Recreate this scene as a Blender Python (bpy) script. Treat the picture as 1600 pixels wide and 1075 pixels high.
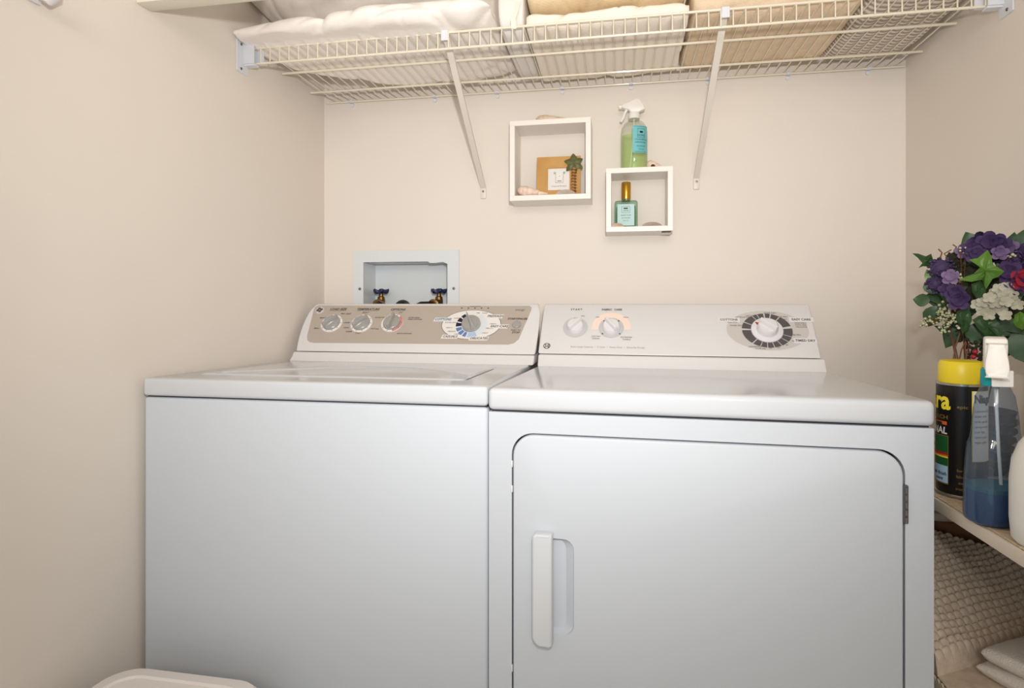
import bpy, bmesh, math, random
from mathutils import Vector, Matrix, noise
random.seed(7)
for o in list(bpy.data.objects): bpy.data.objects.remove(o)
scn = bpy.context.scene
COL = scn.collection
PI = math.pi

# ------------------------------------------------------------------ camera
F_PX, HORIZON, YAW = 926.8, 474.4, 0.1773
cam_d = bpy.data.cameras.new('camera')
cam_d.sensor_width = 36.0
cam_d.lens = F_PX / 1600 * 36.0
cam_d.shift_y = -(537.5 - HORIZON) / 1600
cam_d.clip_start = 0.02
cam = bpy.data.objects.new('camera', cam_d); COL.objects.link(cam)
cam.location = (0.2221, -1.0079, 1.059)
cam.rotation_euler = (PI / 2, 0, YAW)
scn.camera = cam

# ------------------------------------------------------------------ light
w = bpy.data.worlds.new('world'); scn.world = w; w.use_nodes = True
bg = w.node_tree.nodes['Background']
bg.inputs[0].default_value = (0.76, 0.89, 1.0, 1); bg.inputs[1].default_value = 0.84

def area(name, loc, target, sx, sy, power, col):
    l = bpy.data.lights.new(name, 'AREA'); l.shape = 'RECTANGLE'; l.size = sx; l.size_y = sy
    l.energy = power; l.color = col
    o = bpy.data.objects.new(name, l); COL.objects.link(o); o.location = loc
    o.rotation_euler = (Vector(target) - Vector(loc)).to_track_quat('-Z', 'Y').to_euler()
    return o
# the photographer's flash just above the camera
fl = bpy.data.lights.new('camera_flash', 'SPOT'); fl.energy = 49; fl.color = (1.0, 0.985, 0.965)
fl.shadow_soft_size = 0.024; fl.spot_size = math.radians(112); fl.spot_blend = 1.0
fo = bpy.data.objects.new('camera_flash', fl); COL.objects.link(fo); fo.location = (0.262, -0.99, 1.245)
fo.rotation_euler = (Vector((-0.10, 0.74, 1.47)) - Vector(fo.location)).to_track_quat('-Z', 'Y').to_euler()
# added warm fill light behind the camera, no lamp known there
area('warm_fill', (0.35, -2.15, 1.80), (-0.10, 0.74, 1.50), 0.9, 0.5, 12.5, (1.0, 0.91, 0.80))

scn.view_settings.view_transform = 'Standard'; scn.view_settings.look = 'None'
scn.view_settings.gamma = 1.0; scn.view_settings.use_curve_mapping = False
scn.view_settings.exposure = 0.0
scn.cycles.transparent_max_bounces = 24

# ------------------------------------------------------------------ materials
def srgb(r, g, b):
    f = lambda c: (c / 255 / 12.92) if c / 255 <= 0.04045 else ((c / 255 + 0.055) / 1.055) ** 2.4
    return (f(r), f(g), f(b), 1)
MATS = {}
def mat(name, rgb, rough=0.5, metal=0.0, spec=0.5, coat=0.0, var=0.0, vscale=20, bump=0.0, bscale=80, trans=0.0, ior=1.45, sheen=0.0, bdist=0.002, rgb2=None, vdetail=4):
    if name in MATS: return MATS[name]
    m = bpy.data.materials.new(name); m.use_nodes = True; nt = m.node_tree; p = nt.nodes['Principled BSDF']
    c = srgb(*rgb)
    p.inputs['Base Color'].default_value = c; p.inputs['Roughness'].default_value = rough
    p.inputs['Metallic'].default_value = metal; p.inputs['Specular IOR Level'].default_value = spec
    p.inputs['Coat Weight'].default_value = coat; p.inputs['Coat Roughness'].default_value = 0.08
    p.inputs['Transmission Weight'].default_value = trans; p.inputs['IOR'].default_value = ior
    p.inputs['Sheen Weight'].default_value = sheen
    tc = nt.nodes.new('ShaderNodeTexCoord')
    if var > 0 or rgb2:
        n = nt.nodes.new('ShaderNodeTexNoise'); n.inputs['Scale'].default_value = vscale; n.inputs['Detail'].default_value = vdetail
        nt.links.new(tc.outputs['Object'], n.inputs['Vector'])
        r = nt.nodes.new('ShaderNodeValToRGB'); r.color_ramp.elements[0].position = 0.3; r.color_ramp.elements[1].position = 0.7
        c2 = srgb(*rgb2) if rgb2 else tuple(min(1, x * (1 + var)) for x in c[:3]) + (1,)
        c1 = c if rgb2 else tuple(x * (1 - var) for x in c[:3]) + (1,)
        r.color_ramp.elements[0].color = c1; r.color_ramp.elements[1].color = c2
        nt.links.new(n.outputs['Fac'], r.inputs['Fac']); nt.links.new(r.outputs['Color'], p.inputs['Base Color'])
    if bump > 0:
        n2 = nt.nodes.new('ShaderNodeTexNoise'); n2.inputs['Scale'].default_value = bscale; n2.inputs['Detail'].default_value = 3
        nt.links.new(tc.outputs['Object'], n2.inputs['Vector'])
        b = nt.nodes.new('ShaderNodeBump'); b.inputs['Strength'].default_value = bump; b.inputs['Distance'].default_value = bdist
        nt.links.new(n2.outputs['Fac'], b.inputs['Height']); nt.links.new(b.outputs['Normal'], p.inputs['Normal'])
    MATS[name] = m
    return m

M_WALL = mat('wall_paint', (233, 224, 214), 0.62, spec=0.3, var=0.012, vscale=3, bump=0.12, bscale=160, bdist=0.001)
M_CEIL = mat('ceiling_paint', (238, 234, 226), 0.8, bump=0.1, bscale=120)
M_FLOOR = mat('floor_vinyl', (196, 184, 166), 0.45, var=0.08, vscale=6)
M_ENAMEL = mat('white_enamel', (204, 209, 216), 0.45, spec=0.25, bump=0.03, bscale=420, bdist=0.0004)
M_ENTOP = mat('white_enamel_top', (206, 209, 214), 0.13, spec=0.5, coat=0.1)
M_PLASTIC = mat('white_plastic', (228, 226, 227), 0.38)
M_GAP = mat('dark_gap', (52, 52, 58), 0.8)
M_FASCIA = mat('taupe_fascia', (186, 174, 163), 0.5, spec=0.2, var=0.015, vscale=60)
M_PRINT = mat('dark_print', (62, 56, 54), 0.6)
M_PRINTG = mat('grey_print', (138, 132, 130), 0.6)
M_PRINTB = mat('black_print', (34, 32, 36), 0.6)
M_SILVER = mat('silver_plastic', (178, 176, 174), 0.22, metal=0.35, coat=0.6)
M_WHITEP = mat('white_print', (236, 232, 228), 0.45)
M_NAVY = mat('navy_print', (28, 30, 62), 0.5)
M_BLUE = mat('blue_print', (98, 132, 190), 0.5)
M_LBLUE = mat('light_blue_print', (176, 200, 228), 0.5)
M_PBLUE = mat('pale_blue_print', (222, 228, 234), 0.5)
M_PINK = mat('pink_print', (222, 132, 128), 0.5)
M_PEACH = mat('peach_print', (250, 226, 212), 0.4)
M_RED = mat('red_print', (176, 30, 34), 0.5)
M_LGREY = mat('light_grey_print', (205, 199, 196), 0.45)
M_MGREY = mat('mid_grey_print', (200, 199, 201), 0.4)
M_CHAR = mat('charcoal_print', (88, 84, 86), 0.5)
M_WIRE = mat('cream_vinyl_wire', (238, 228, 208), 0.35, coat=0.2)
M_CLIP = mat('pale_plastic_clip', (224, 226, 232), 0.35)
M_STRUT = mat('strut_enamel', (228, 220, 208), 0.4)
M_SCREW = mat('steel_screw', (120, 118, 116), 0.35, metal=0.8)
M_CUBE = mat('white_lacquer', (243, 237, 230), 0.4, var=0.01, vscale=8)
M_BOXM = mat('outlet_box_enamel', (222, 226, 228), 0.3, spec=0.5)
M_BRASS = mat('aged_brass', (128, 98, 58), 0.4, metal=0.85, var=0.25, vscale=90)
M_HANDLE = mat('navy_iron_handle', (34, 44, 84), 0.45)
M_RUBBER = mat('black_rubber', (22, 22, 24), 0.5)

# ------------------------------------------------------------------ helpers
def fin(bm, smooth=None):
    bmesh.ops.remove_doubles(bm, verts=bm.verts, dist=1e-6)
    bmesh.ops.recalc_face_normals(bm, faces=bm.faces)
ORG = {}
STUFF = {'console_lettering', 'dial_lettering', 'slogan_lettering', 'lettering', 'tick_marks', 'berry_spray', 'twig', 'moss_tuft', 'seed_head', 'stems', 'trunk_notches', 'label_print', 'gold_lettering', 'white_lettering', 'brand_lettering', 'picture_lettering', 'side_label_print', 'drawing', 'drawn_palms', 'basket_weave', 'energy_mark', 'emblem', 'iron_mark'}
def obj(name, bm, m, parent=None, smooth=35, recalc=True):
    """one mesh object; geometry is given in the thing's frame (thing origin subtracted)"""
    if recalc: bmesh.ops.recalc_face_normals(bm, faces=bm.faces)
    me = bpy.data.meshes.new(name)
    if parent is not None:
        r = parent
        while r.parent is not None: r = r.parent
        off = ORG.get(r.name, Vector((0, 0, 0)))
        bmesh.ops.translate(bm, verts=bm.verts, vec=-off)
    bm.to_mesh(me); bm.free()
    if smooth:
        me.polygons.foreach_set('use_smooth', [True] * len(me.polygons))
        try: me.set_sharp_from_angle(angle=math.radians(smooth))
        except Exception: pass
    me.materials.append(m)
    o = bpy.data.objects.new(name, me); COL.objects.link(o)
    if parent is not None: o.parent = parent
    if name in STUFF: o['kind'] = 'stuff'
    return o
def tag(o, label, cat=None, group=None, kind=None):
    o['label'] = label
    if cat: o['category'] = cat
    if group: o['group'] = group
    if kind: o['kind'] = kind
    return o
def thing(name, label, cat, org=(0, 0, 0), group=None, loc=None, rotz=0.0):
    o = bpy.data.objects.new(name, None); COL.objects.link(o); o.empty_display_size = 0.05
    o.location = loc if loc is not None else org; o.rotation_euler = (0, 0, rotz)
    ORG[o.name] = Vector(org)
    return tag(o, label, cat, group)
def plabel(o, s): o['label'] = s; return o
def solo(name, bm, m, label, cat, group=None, smooth=35, org=None):
    """a thing that is one mesh, origin at its base"""
    xs = [v.co for v in bm.verts]
    if org is None:
        org = Vector(((min(v.x for v in xs) + max(v.x for v in xs)) / 2, (min(v.y for v in xs) + max(v.y for v in xs)) / 2, min(v.z for v in xs)))
    bmesh.ops.translate(bm, verts=bm.verts, vec=-org)
    o = obj(name, bm, m, None, smooth); o.location = org
    return tag(o, label, cat, group)
def struct(name, bm, m, smooth=None):
    o = obj(name, bm, m, None, smooth); o['kind'] = 'structure'; return o

def nb(): return bmesh.new()
def box(bm, x0, x1, y0, y1, z0, z1, bev=0.0, seg=2):
    vs = [bm.verts.new(p) for p in ((x0, y0, z0), (x1, y0, z0), (x1, y1, z0), (x0, y1, z0), (x0, y0, z1), (x1, y0, z1), (x1, y1, z1), (x0, y1, z1))]
    fs = [bm.faces.new([vs[i] for i in q]) for q in ((3, 2, 1, 0), (4, 5, 6, 7), (0, 1, 5, 4), (1, 2, 6, 5), (2, 3, 7, 6), (3, 0, 4, 7))]
    if bev > 0:
        es = list({e for f in fs for e in f.edges})
        bmesh.ops.bevel(bm, geom=es, offset=bev, segments=seg, profile=0.5, affect='EDGES')
    return bm
def bevel_sharp(bm, off, seg=3, ang=25):
    bm.normal_update()
    es = [e for e in bm.edges if len(e.link_faces) == 2 and e.calc_face_angle(0) > math.radians(ang)]
    bmesh.ops.bevel(bm, geom=es, offset=off, segments=seg, profile=0.5, affect='EDGES', clamp_overlap=True)
    return bm
def prism_x(bm, prof, x0, x1):
    a = [bm.verts.new((x0, y, z)) for y, z in prof]; b = [bm.verts.new((x1, y, z)) for y, z in prof]
    n = len(prof)
    bm.faces.new(a); bm.faces.new(b[::-1])
    for i in range(n): bm.faces.new([a[i], b[i], b[(i + 1) % n], a[(i + 1) % n]])
    bmesh.ops.recalc_face_normals(bm, faces=bm.faces)
    return bm
def frame(d):
    d = d.normalized(); u = Vector((0, 0, 1)) if abs(d.z) < 0.9 else Vector((1, 0, 0))
    a = d.cross(u).normalized(); return a, d.cross(a).normalized()
def tube(bm, pts, r, n=8, cap=True, rs=None):
    pts = [Vector(p) for p in pts]; rings = []
    for i, p in enumerate(pts):
        d = (pts[min(i + 1, len(pts) - 1)] - pts[max(i - 1, 0)])
        if i == 0: a, b = frame(d)
        else:
            d = d.normalized(); a = (a - d * a.dot(d)).normalized(); b = d.cross(a).normalized()
        rr = rs[i] if rs else r
        rings.append([bm.verts.new(p + (a * math.cos(2 * PI * k / n) + b * math.sin(2 * PI * k / n)) * rr) for k in range(n)])
    for i in range(len(rings) - 1):
        for k in range(n):
            bm.faces.new([rings[i][k], rings[i][(k + 1) % n], rings[i + 1][(k + 1) % n], rings[i + 1][k]])
    if cap:
        bm.faces.new(rings[0][::-1]); bm.faces.new(rings[-1])
    return bm
def lathe(bm, prof, c=(0, 0, 0), n=32, ax=None, sx=1.0, sy=1.0, rot=0.0):
    """prof: (r, h) along axis; ax = (e1, e2, normal)"""
    e1, e2, nn = ax if ax else (Vector((1, 0, 0)), Vector((0, 1, 0)), Vector((0, 0, 1)))
    c = Vector(c); rings = []
    for r, h in prof:
        if r < 1e-6: rings.append([bm.verts.new(c + nn * h)])
        else: rings.append([bm.verts.new(c + nn * h + e1 * (r * sx * math.cos(2 * PI * k / n + rot)) + e2 * (r * sy * math.sin(2 * PI * k / n + rot))) for k in range(n)])
    for i in range(len(rings) - 1):
        A, B = rings[i], rings[i + 1]
        if len(A) == 1 and len(B) == 1: continue
        for k in range(n):
            k2 = (k + 1) % n
            if len(A) == 1: bm.faces.new([A[0], B[k2], B[k]])
            elif len(B) == 1: bm.faces.new([A[k], A[k2], B[0]])
            else: bm.faces.new([A[k], A[k2], B[k2], B[k]])
    for R in (rings[0], rings[-1]):
        if len(R) > 2: bm.faces.new(R)
    return bm
def rrect(x0, x1, z0, z1, r, n=6):
    rr = r if isinstance(r, (tuple, list)) else (r,) * 4   # bl, br, tr, tl
    out = []
    for (cx, cz, a0), q in zip(((x0, z0, PI), (x1, z0, 1.5 * PI), (x1, z1, 0), (x0, z1, 0.5 * PI)), rr):
        ox = cx + (q if cx == x0 else -q); oz = cz + (q if cz == z0 else -q)
        for k in range(n + 1):
            a = a0 + k / n * PI / 2
            out.append((ox + q * math.cos(a), oz + q * math.sin(a)))
    return out
def poly_fill(bm, loops, fn):
    """planar polygon with holes from 2D loops, mapped through fn(x, y)"""
    rings, edges = [], []
    for lp in loops:
        vs = [bm.verts.new(fn(*p)) for p in lp]; rings.append(vs)
        edges += [bm.edges.new((vs[i], vs[(i + 1) % len(vs)])) for i in range(len(vs))]
    bmesh.ops.triangle_fill(bm, use_beauty=True, use_dissolve=False, edges=edges)
    return rings
def slab(bm, loop, fn, h0, h1):
    """closed plate: 2D loop, fn(x, y, h)"""
    a = [bm.verts.new(fn(x, y, h0)) for x, y in loop]; b = [bm.verts.new(fn(x, y, h1)) for x, y in loop]
    n = len(loop); bm.faces.new(a[::-1]); bm.faces.new(b)
    for i in range(n): bm.faces.new([a[i], a[(i + 1) % n], b[(i + 1) % n], b[i]])
    return bm
FONT_CACHE = {}
def text2d(body, size, align='CENTER', shear=0.0, bold=0.0):
    key = (body, size, align, shear, bold)
    if key in FONT_CACHE: return FONT_CACHE[key]
    cu = bpy.data.curves.new('lettering_curve', 'FONT'); cu.body = body; cu.size = size; cu.align_x = align; cu.align_y = 'CENTER'
    cu.resolution_u = 2; cu.shear = shear; cu.offset = bold; cu.fill_mode = 'FRONT'
    o = bpy.data.objects.new('lettering_curve', cu); COL.objects.link(o)
    dg = bpy.context.evaluated_depsgraph_get()
    me = bpy.data.meshes.new_from_object(o.evaluated_get(dg))
    vs = [(v.co.x, v.co.y) for v in me.vertices]; fs = [tuple(p.vertices) for p in me.polygons]
    bpy.data.objects.remove(o); bpy.data.curves.remove(cu); bpy.data.meshes.remove(me)
    FONT_CACHE[key] = (vs, fs)
    return vs, fs
def letter(bm, body, size, fn, align='CENTER', shear=0.0, bold=0.0):
    vs, fs = text2d(body, size, align, shear, bold)
    bv = [bm.verts.new(fn(x, y)) for x, y in vs]
    for f in fs:
        try: bm.faces.new([bv[i] for i in f])
        except ValueError: pass
    return bm
class Panel:
    """a flat printed panel: s to the right, t up the face, h out of it"""
    def __init__(s, O, up):
        s.O = Vector(O); s.e1 = Vector((1, 0, 0)); s.e2 = Vector(up).normalized(); s.n = s.e1.cross(s.e2).normalized()
    def __call__(s, x, y, h=0.0): return s.O + s.e1 * x + s.e2 * y + s.n * h
    def ax(s, a=0.0):
        c, q = math.cos(a), math.sin(a)
        return (s.e1 * c + s.e2 * q, s.e2 * c - s.e1 * q, s.n)
def ellipse(cx, cy, a, b, n=48): return [(cx + a * math.cos(2 * PI * k / n), cy + b * math.sin(2 * PI * k / n)) for k in range(n)]
def sector(bm, P, cx, cy, r0, r1, a0, a1, h, n=10, sy=1.0):
    A = [bm.verts.new(P(cx + r0 * math.cos(a), cy + r0 * sy * math.sin(a), h)) for a in [a0 + (a1 - a0) * k / n for k in range(n + 1)]]
    B = [bm.verts.new(P(cx + r1 * math.cos(a), cy + r1 * sy * math.sin(a), h)) for a in [a0 + (a1 - a0) * k / n for k in range(n + 1)]]
    for k in range(n): bm.faces.new([A[k], A[k + 1], B[k + 1], B[k]])
    return bm
def pr(pat, *a):  # degrees
    return [math.radians(x) for x in a]

# ------------------------------------------------------------------ setting
XL, XR, YB, ZC, YF = -0.696, 0.979, 0.74, 2.44, -2.4
HX0, HX1, HZ0, HZ1 = -0.562, -0.290, 0.985, 1.188       # recess for the washer outlet box
bm = nb()
poly_fill(bm, [[(XL, 0), (XR, 0), (XR, ZC), (XL, ZC)], [(HX0, HZ0), (HX0, HZ1), (HX1, HZ1), (HX1, HZ0)]], lambda x, z: Vector((x, YB, z)))
r = bmesh.ops.extrude_face_region(bm, geom=list(bm.faces))
bmesh.ops.translate(bm, verts=[v for v in r['geom'] if isinstance(v, bmesh.types.BMVert)], vec=(0, 0.14, 0))
struct('wall_back', bm, M_WALL)
struct('wall_left', box(nb(), XL - 0.12, XL, YF, YB + 0.14, 0, ZC), M_WALL)
struct('wall_right', box(nb(), XR, XR + 0.12, YF, YB + 0.14, 0, ZC), M_WALL)
struct('floor', box(nb(), XL - 0.12, XR + 0.12, YF, YB + 0.14, -0.08, 0), M_FLOOR)
struct('ceiling', box(nb(), XL - 0.12, XR + 0.12, YF, YB + 0.14, ZC, ZC + 0.08), M_CEIL)

# ------------------------------------------------------------------ washer
WX0, WX1 = -0.686, -0.0015
wsh = thing('washing_machine', 'white top-load washing machine with taupe control panel, left of the dryer', 'washing machine', (-0.343, 0.32, 0))
bm = nb(); box(bm, WX0, WX1, 0.001, 0.655, 0.02, 0.8775, 0.006, 3); obj('cabinet', bm, M_ENAMEL, wsh)
bm = nb(); box(bm, WX0 + 0.004, WX1 - 0.003, 0.008, 0.64, 0.868, 0.886); plabel(obj('seam_shadow_strip', bm, M_GAP, wsh), 'dark gap below the top cover')
# top cover: rim around the lid opening
LX0, LX1, LY0, LY1 = -0.628, -0.066, 0.083, 0.40
def ztop(y): return 0.9145 - 0.012 * max(0, min(1, (y - 0.02) / 0.46))
bm = nb(); prism_x(bm, [(-0.002, 0.8803), (-0.002, 0.9145), (0.02, 0.9145), (0.48, 0.9025), (0.66, 0.9025), (0.66, 0.8803)], WX0, WX1)
bevel_sharp(bm, 0.006, 3, 40); obj('top_cover', bm, M_ENTOP, wsh)
# lid with dished hand scoop
bm = nb(); nx, ny = 150, 90; grid = []
for j in range(ny + 1):
    row = []
    for i in range(nx + 1):
        x = LX0 + (LX1 - LX0) * i / nx; y = LY0 + (LY1 - LY0) * j / ny
        ex = min(x - LX0, LX1 - x, y - LY0, LY1 - y)
        z = ztop(y) + 0.0035 * min(1, ex / 0.006) - 0.001
        back = 0.135 + 0.185 * max(0, 1 - ((x + 0.33) / 0.27) ** 2)
        if y > 0.098 and abs(x + 0.33) < 0.27:
            q = min((back - y) / 0.028, (y - 0.098) / 0.03, 1)
            if q > 0: z -= 0.012 * (q * q * (3 - 2 * q))
        row.append(bm.verts.new((x, y, z)))
    grid.append(row)
for j in range(ny):
    for i in range(nx): bm.faces.new([grid[j][i], grid[j][i + 1], grid[j + 1][i + 1], grid[j + 1][i]])
r = bmesh.ops.extrude_edge_only(bm, edges=[e for e in bm.edges if e.is_boundary])
for v in [g for g in r['geom'] if isinstance(g, bmesh.types.BMVert)]: v.co.z -= 0.006
obj('lid', bm, M_ENTOP, wsh)
bm = nb()
ys = [LY0 + 0.015 + (LY1 - 0.07 - LY0) * k / 8 for k in range(9)]
A = [bm.verts.new((LX1 + 0.0004, y, ztop(y) + 0.0006)) for y in ys]; B_ = [bm.verts.new((LX1 + 0.0022, y, ztop(y) + 0.0006)) for y in ys]
A2 = [bm.verts.new((LX1 + 0.0004, y, ztop(y) - 0.004)) for y in ys]; B2 = [bm.verts.new((LX1 + 0.0022, y, ztop(y) - 0.004)) for y in ys]
for k in range(8):
    bm.faces.new([A[k], B_[k], B_[k + 1], A[k + 1]]); bm.faces.new([A[k], A[k + 1], A2[k + 1], A2[k]]); bm.faces.new([B_[k], B2[k], B2[k + 1], B_[k + 1]])
plabel(obj('lid_seam', bm, M_GAP, wsh), 'dark seam along the right edge of the lid')
# console
CW0, CW1 = -0.664, 0.010
bm = nb(); prism_x(bm, [(0.488, 0.9015), (0.503, 0.913), (0.512, 0.925), (0.66, 0.925), (0.66, 0.9015)], CW0 - 0.006, CW1 - 0.001); bevel_sharp(bm, 0.004, 3, 40)
obj('console_base', bm, M_PLASTIC, wsh)
WP = Panel((-0.66, 0.515, 0.926), (0, 0.105, 0.126))
bm = nb(); NP = 10; fpts = [(0.514 + 0.1085 * k / NP, 0.9265 + 0.1285 * k / NP) for k in range(NP + 1)]
prof = fpts + [(0.630, 1.0585), (0.655, 1.0585), (0.665, 1.048), (0.665, 0.9265)]
a = []; b = []
for k, (y, z) in enumerate(prof):
    q = math.sin(PI * min(1, k / (NP + 2.0))) if k <= NP + 1 else 0.0
    tp = 0.008 if k > NP - 1 else 0.0
    a.append(bm.verts.new((CW0 - 0.013 * q + tp, y, z))); b.append(bm.verts.new((CW1 + 0.003 * q - tp, y, z)))
npf = len(prof); bm.faces.new(a); bm.faces.new(b[::-1])
for k in range(npf): bm.faces.new([a[k], b[k], b[(k + 1) % npf], a[(k + 1) % npf]])
bmesh.ops.recalc_face_normals(bm, faces=bm.faces); bevel_sharp(bm, 0.004, 3, 50); con = obj('console', bm, M_PLASTIC, wsh)
lp = [(0.040, 0.029), (0.595, 0.031), (0.611, 0.036), (0.622, 0.050), (0.646, 0.150), (0.646, 0.159), (0.640, 0.1645), (0.010, 0.1650), (0.000, 0.160), (-0.001, 0.150), (0.012, 0.052), (0.018, 0.038), (0.026, 0.032)]
bm = nb(); slab(bm, lp, WP, -0.001, 0.0012); obj('fascia', bm, M_FASCIA, wsh)
# badge
bm = nb(); lathe(bm, [(0.0135, 0), (0.0135, 0.002), (0.012, 0.0035), (0, 0.0036)], WP(0.020, 0.1455, 0.001), 28, WP.ax()); bdg = plabel(obj('badge', bm, M_LGREY, wsh), 'round metal badge')
bm = nb()
for a in (0, 90, 180, 270): lathe(bm, [(0.0042, 0), (0.0042, 0.0004), (0, 0.0005)], WP(0.020 + 0.006 * math.cos(math.radians(a + 20)), 0.1455 + 0.005 * math.sin(math.radians(a + 20)), 0.0045), 10, WP.ax())
obj('emblem', bm, M_CHAR, bdg)
def washer_knob(s, t, ang, arc_m=None):
    c = WP(s, t, 0.001)
    bm = nb(); lathe(bm, [(0.0315, 0), (0.0315, 0.0025), (0.029, 0.0035), (0.0255, 0.0036), (0.0255, 0)], c, 40, WP.ax()); ring = obj('dial_ring', bm, M_WHITEP, wsh)
    bm = nb(); lathe(bm, [(0.025, 0), (0.0245, 0.008), (0.022, 0.011), (0, 0.0125)], c, 36, WP.ax()); kn = obj('knob', bm, M_SILVER, wsh)
    e1, e2, n = WP.ax(math.radians(ang))
    bm = nb()
    for hw, h0, h1 in ((0.006, 0.010, 0.024),):
        lo = [(-0.025, -hw), (0.025, -hw * 0.7), (0.025, hw * 0.7), (-0.025, hw)]
        a = [bm.verts.new(c + e1 * x + e2 * y + n * h0) for x, y in lo]; b = [bm.verts.new(c + e1 * x * 0.96 + e2 * y * 0.45 + n * h1) for x, y in lo]
        bm.faces.new(a[::-1]); bm.faces.new(b)
        for i in range(4): bm.faces.new([a[i], a[(i + 1) % 4], b[(i + 1) % 4], b[i]])
    bevel_sharp(bm, 0.0015, 2, 30); obj('grip', bm, M_SILVER, kn)
    bm = nb()
    for k in range(9):
        a = math.radians(140 - k * 35); q = WP(s + 0.0285 * math.cos(a), t + 0.0285 * math.sin(a), 0.0049)
        lathe(bm, [(0.0013, 0), (0.0013, 0.0002)], q, 8, WP.ax())
    obj('tick_marks', bm, M_CHAR, ring)
    if arc_m:
        bm = nb(); sector(bm, WP, s, t, 0.0262, 0.0312, math.radians(-75), math.radians(50), 0.0049, 16); plabel(obj('pink_arc', bm, M_PINK, ring), 'pink marking on the dial ring')
washer_knob(0.0730, 0.0975, 42)
washer_knob(0.1640, 0.0975, 42)
washer_knob(0.2550, 0.1000, 84, True)
# cycle dial
bm = nb(); slab(bm, ellipse(0.4840, 0.0975, 0.0825, 0.0500, 56), WP, 0.0010, 0.0018); face = plabel(obj('dial_face', bm, M_WHITEP, wsh), 'white oval of the wash cycle dial')
bm = nb(); A = ellipse(0.4840, 0.0975, 0.0825, 0.0500, 56); Bq = ellipse(0.4840, 0.0975, 0.0840, 0.0512, 56)
va = [bm.verts.new(WP(x, y, 0.0016)) for x, y in A]; vb = [bm.verts.new(WP(x, y, 0.0016)) for x, y in Bq]
for i in range(56): bm.faces.new([va[i], va[(i + 1) % 56], vb[(i + 1) % 56], vb[i]])
obj('dial_outline', bm, M_CHAR, face)
DC = (0.4850, 0.0965)
for a0, a1, m in ((122, 140, M_NAVY), (146, 165, M_NAVY), (171, 190, M_NAVY), (197, 215, M_BLUE), (220, 237, M_BLUE), (242, 256, M_BLUE), (262, 300, M_LBLUE), (305, 420, M_PBLUE)):
    bm = nb(); sector(bm, WP, DC[0], DC[1], 0.028, 0.0435, math.radians(a0), math.radians(a1), 0.0021, 8); obj('cycle_segment', bm, m, face)
c = WP(DC[0], DC[1], 0.002)
bm = nb(); lathe(bm, [(0.0265, 0), (0.0260, 0.010), (0.023, 0.014), (0, 0.015)], c, 40, WP.ax()); kn = plabel(obj('cycle_knob', bm, M_SILVER, wsh), 'silver wash cycle knob')
e1, e2, n = WP.ax(math.radians(118)); bm = nb()
lo = [(-0.026, -0.0085), (0.029, -0.002), (0.029, 0.002), (-0.026, 0.0085)]
a = [bm.verts.new(c + e1 * x + e2 * y + n * 0.012) for x, y in lo]; b = [bm.verts.new(c + e1 * x * 0.95 + e2 * y * 0.4 + n * 0.028) for x, y in lo]
bm.faces.new(a[::-1]); bm.faces.new(b)
for i in range(4): bm.faces.new([a[i], a[(i + 1) % 4], b[(i + 1) % 4], b[i]])
obj('grip', bevel_sharp(bm, 0.0015, 2, 30), M_SILVER, kn)
# dial tags
def tagplate(s, t, wd, body, m=M_WHITEP, sz=0.0105):
    bm = nb(); k = 0.002; slab(bm, [(s - wd / 2 - k, t - 0.0065), (s + wd / 2 - k, t - 0.0065), (s + wd / 2 + k, t + 0.0065), (s - wd / 2 + k, t + 0.0065)], WP, 0.0014, 0.0026)
    o = obj('cycle_tag', bm, m, wsh)
    bm = nb(); letter(bm, body, sz, lambda x, y: WP(s + x * 0.93, t + y, 0.0029), shear=0.25, bold=0.0002); obj('lettering', bm, M_PRINTB, o)
tagplate(0.4010, 0.1135, 0.050, 'COTTONS', M_PBLUE); tagplate(0.5480, 0.1255, 0.046, 'PREWASH'); tagplate(0.5640, 0.0905, 0.050, 'EASY CARE')
tagplate(0.4320, 0.0545, 0.046, 'CASUALS'); tagplate(0.5130, 0.0495, 0.052, 'DELICATES')
# start button
bm = nb(); lathe(bm, [(0.0125, 0), (0.0125, 0.003), (0.0105, 0.0055), (0, 0.006)], WP(0.6110, 0.0970, 0.001), 28, WP.ax()); plabel(obj('start_button', bm, M_SILVER, wsh), 'round grey start and pause button')
# indicator lights
for k in range(5):
    bm = nb(); lathe(bm, [(0.0022, 0), (0.0022, 0.0008), (0, 0.001)], WP(0.4480 + 0.019 * k, 0.1555, 0.001), 10, WP.ax()); obj('indicator_light', bm, M_CHAR, wsh)
bm = nb()
def wt(body, s, t, size=0.0075, al='CENTER', sh=0.2, b=0.0001): letter(bm, body, size, lambda x, y: WP(s + x, t + y, 0.0016), al, sh, b)
wt('LOAD SIZE', 0.0760, 0.1505, 0.0105, b=0.0003); wt('TEMPERATURE', 0.1690, 0.1505, 0.0105, b=0.0003); wt('OPTIONS', 0.2600, 0.1495, 0.0105, b=0.0003)
for x0, x1, t in ((0.0490, 0.1010, 0.1450), (0.1360, 0.2010, 0.1450), (0.2420, 0.2780, 0.1440)):
    vs = [bm.verts.new(WP(*p, 0.0016)) for p in ((x0, t - 0.0004), (x1, t - 0.0004), (x1, t + 0.0002), (x0, t + 0.0002))]; bm.faces.new(vs)
wt('SMALL', 0.0320, 0.0800, 0.006); wt('MEDIUM', 0.0400, 0.1180, 0.006); wt('MAX', 0.0960, 0.1340, 0.006); wt('RESET', 0.1130, 0.1330, 0.006); wt('LARGE', 0.1170, 0.1010, 0.006)
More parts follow.
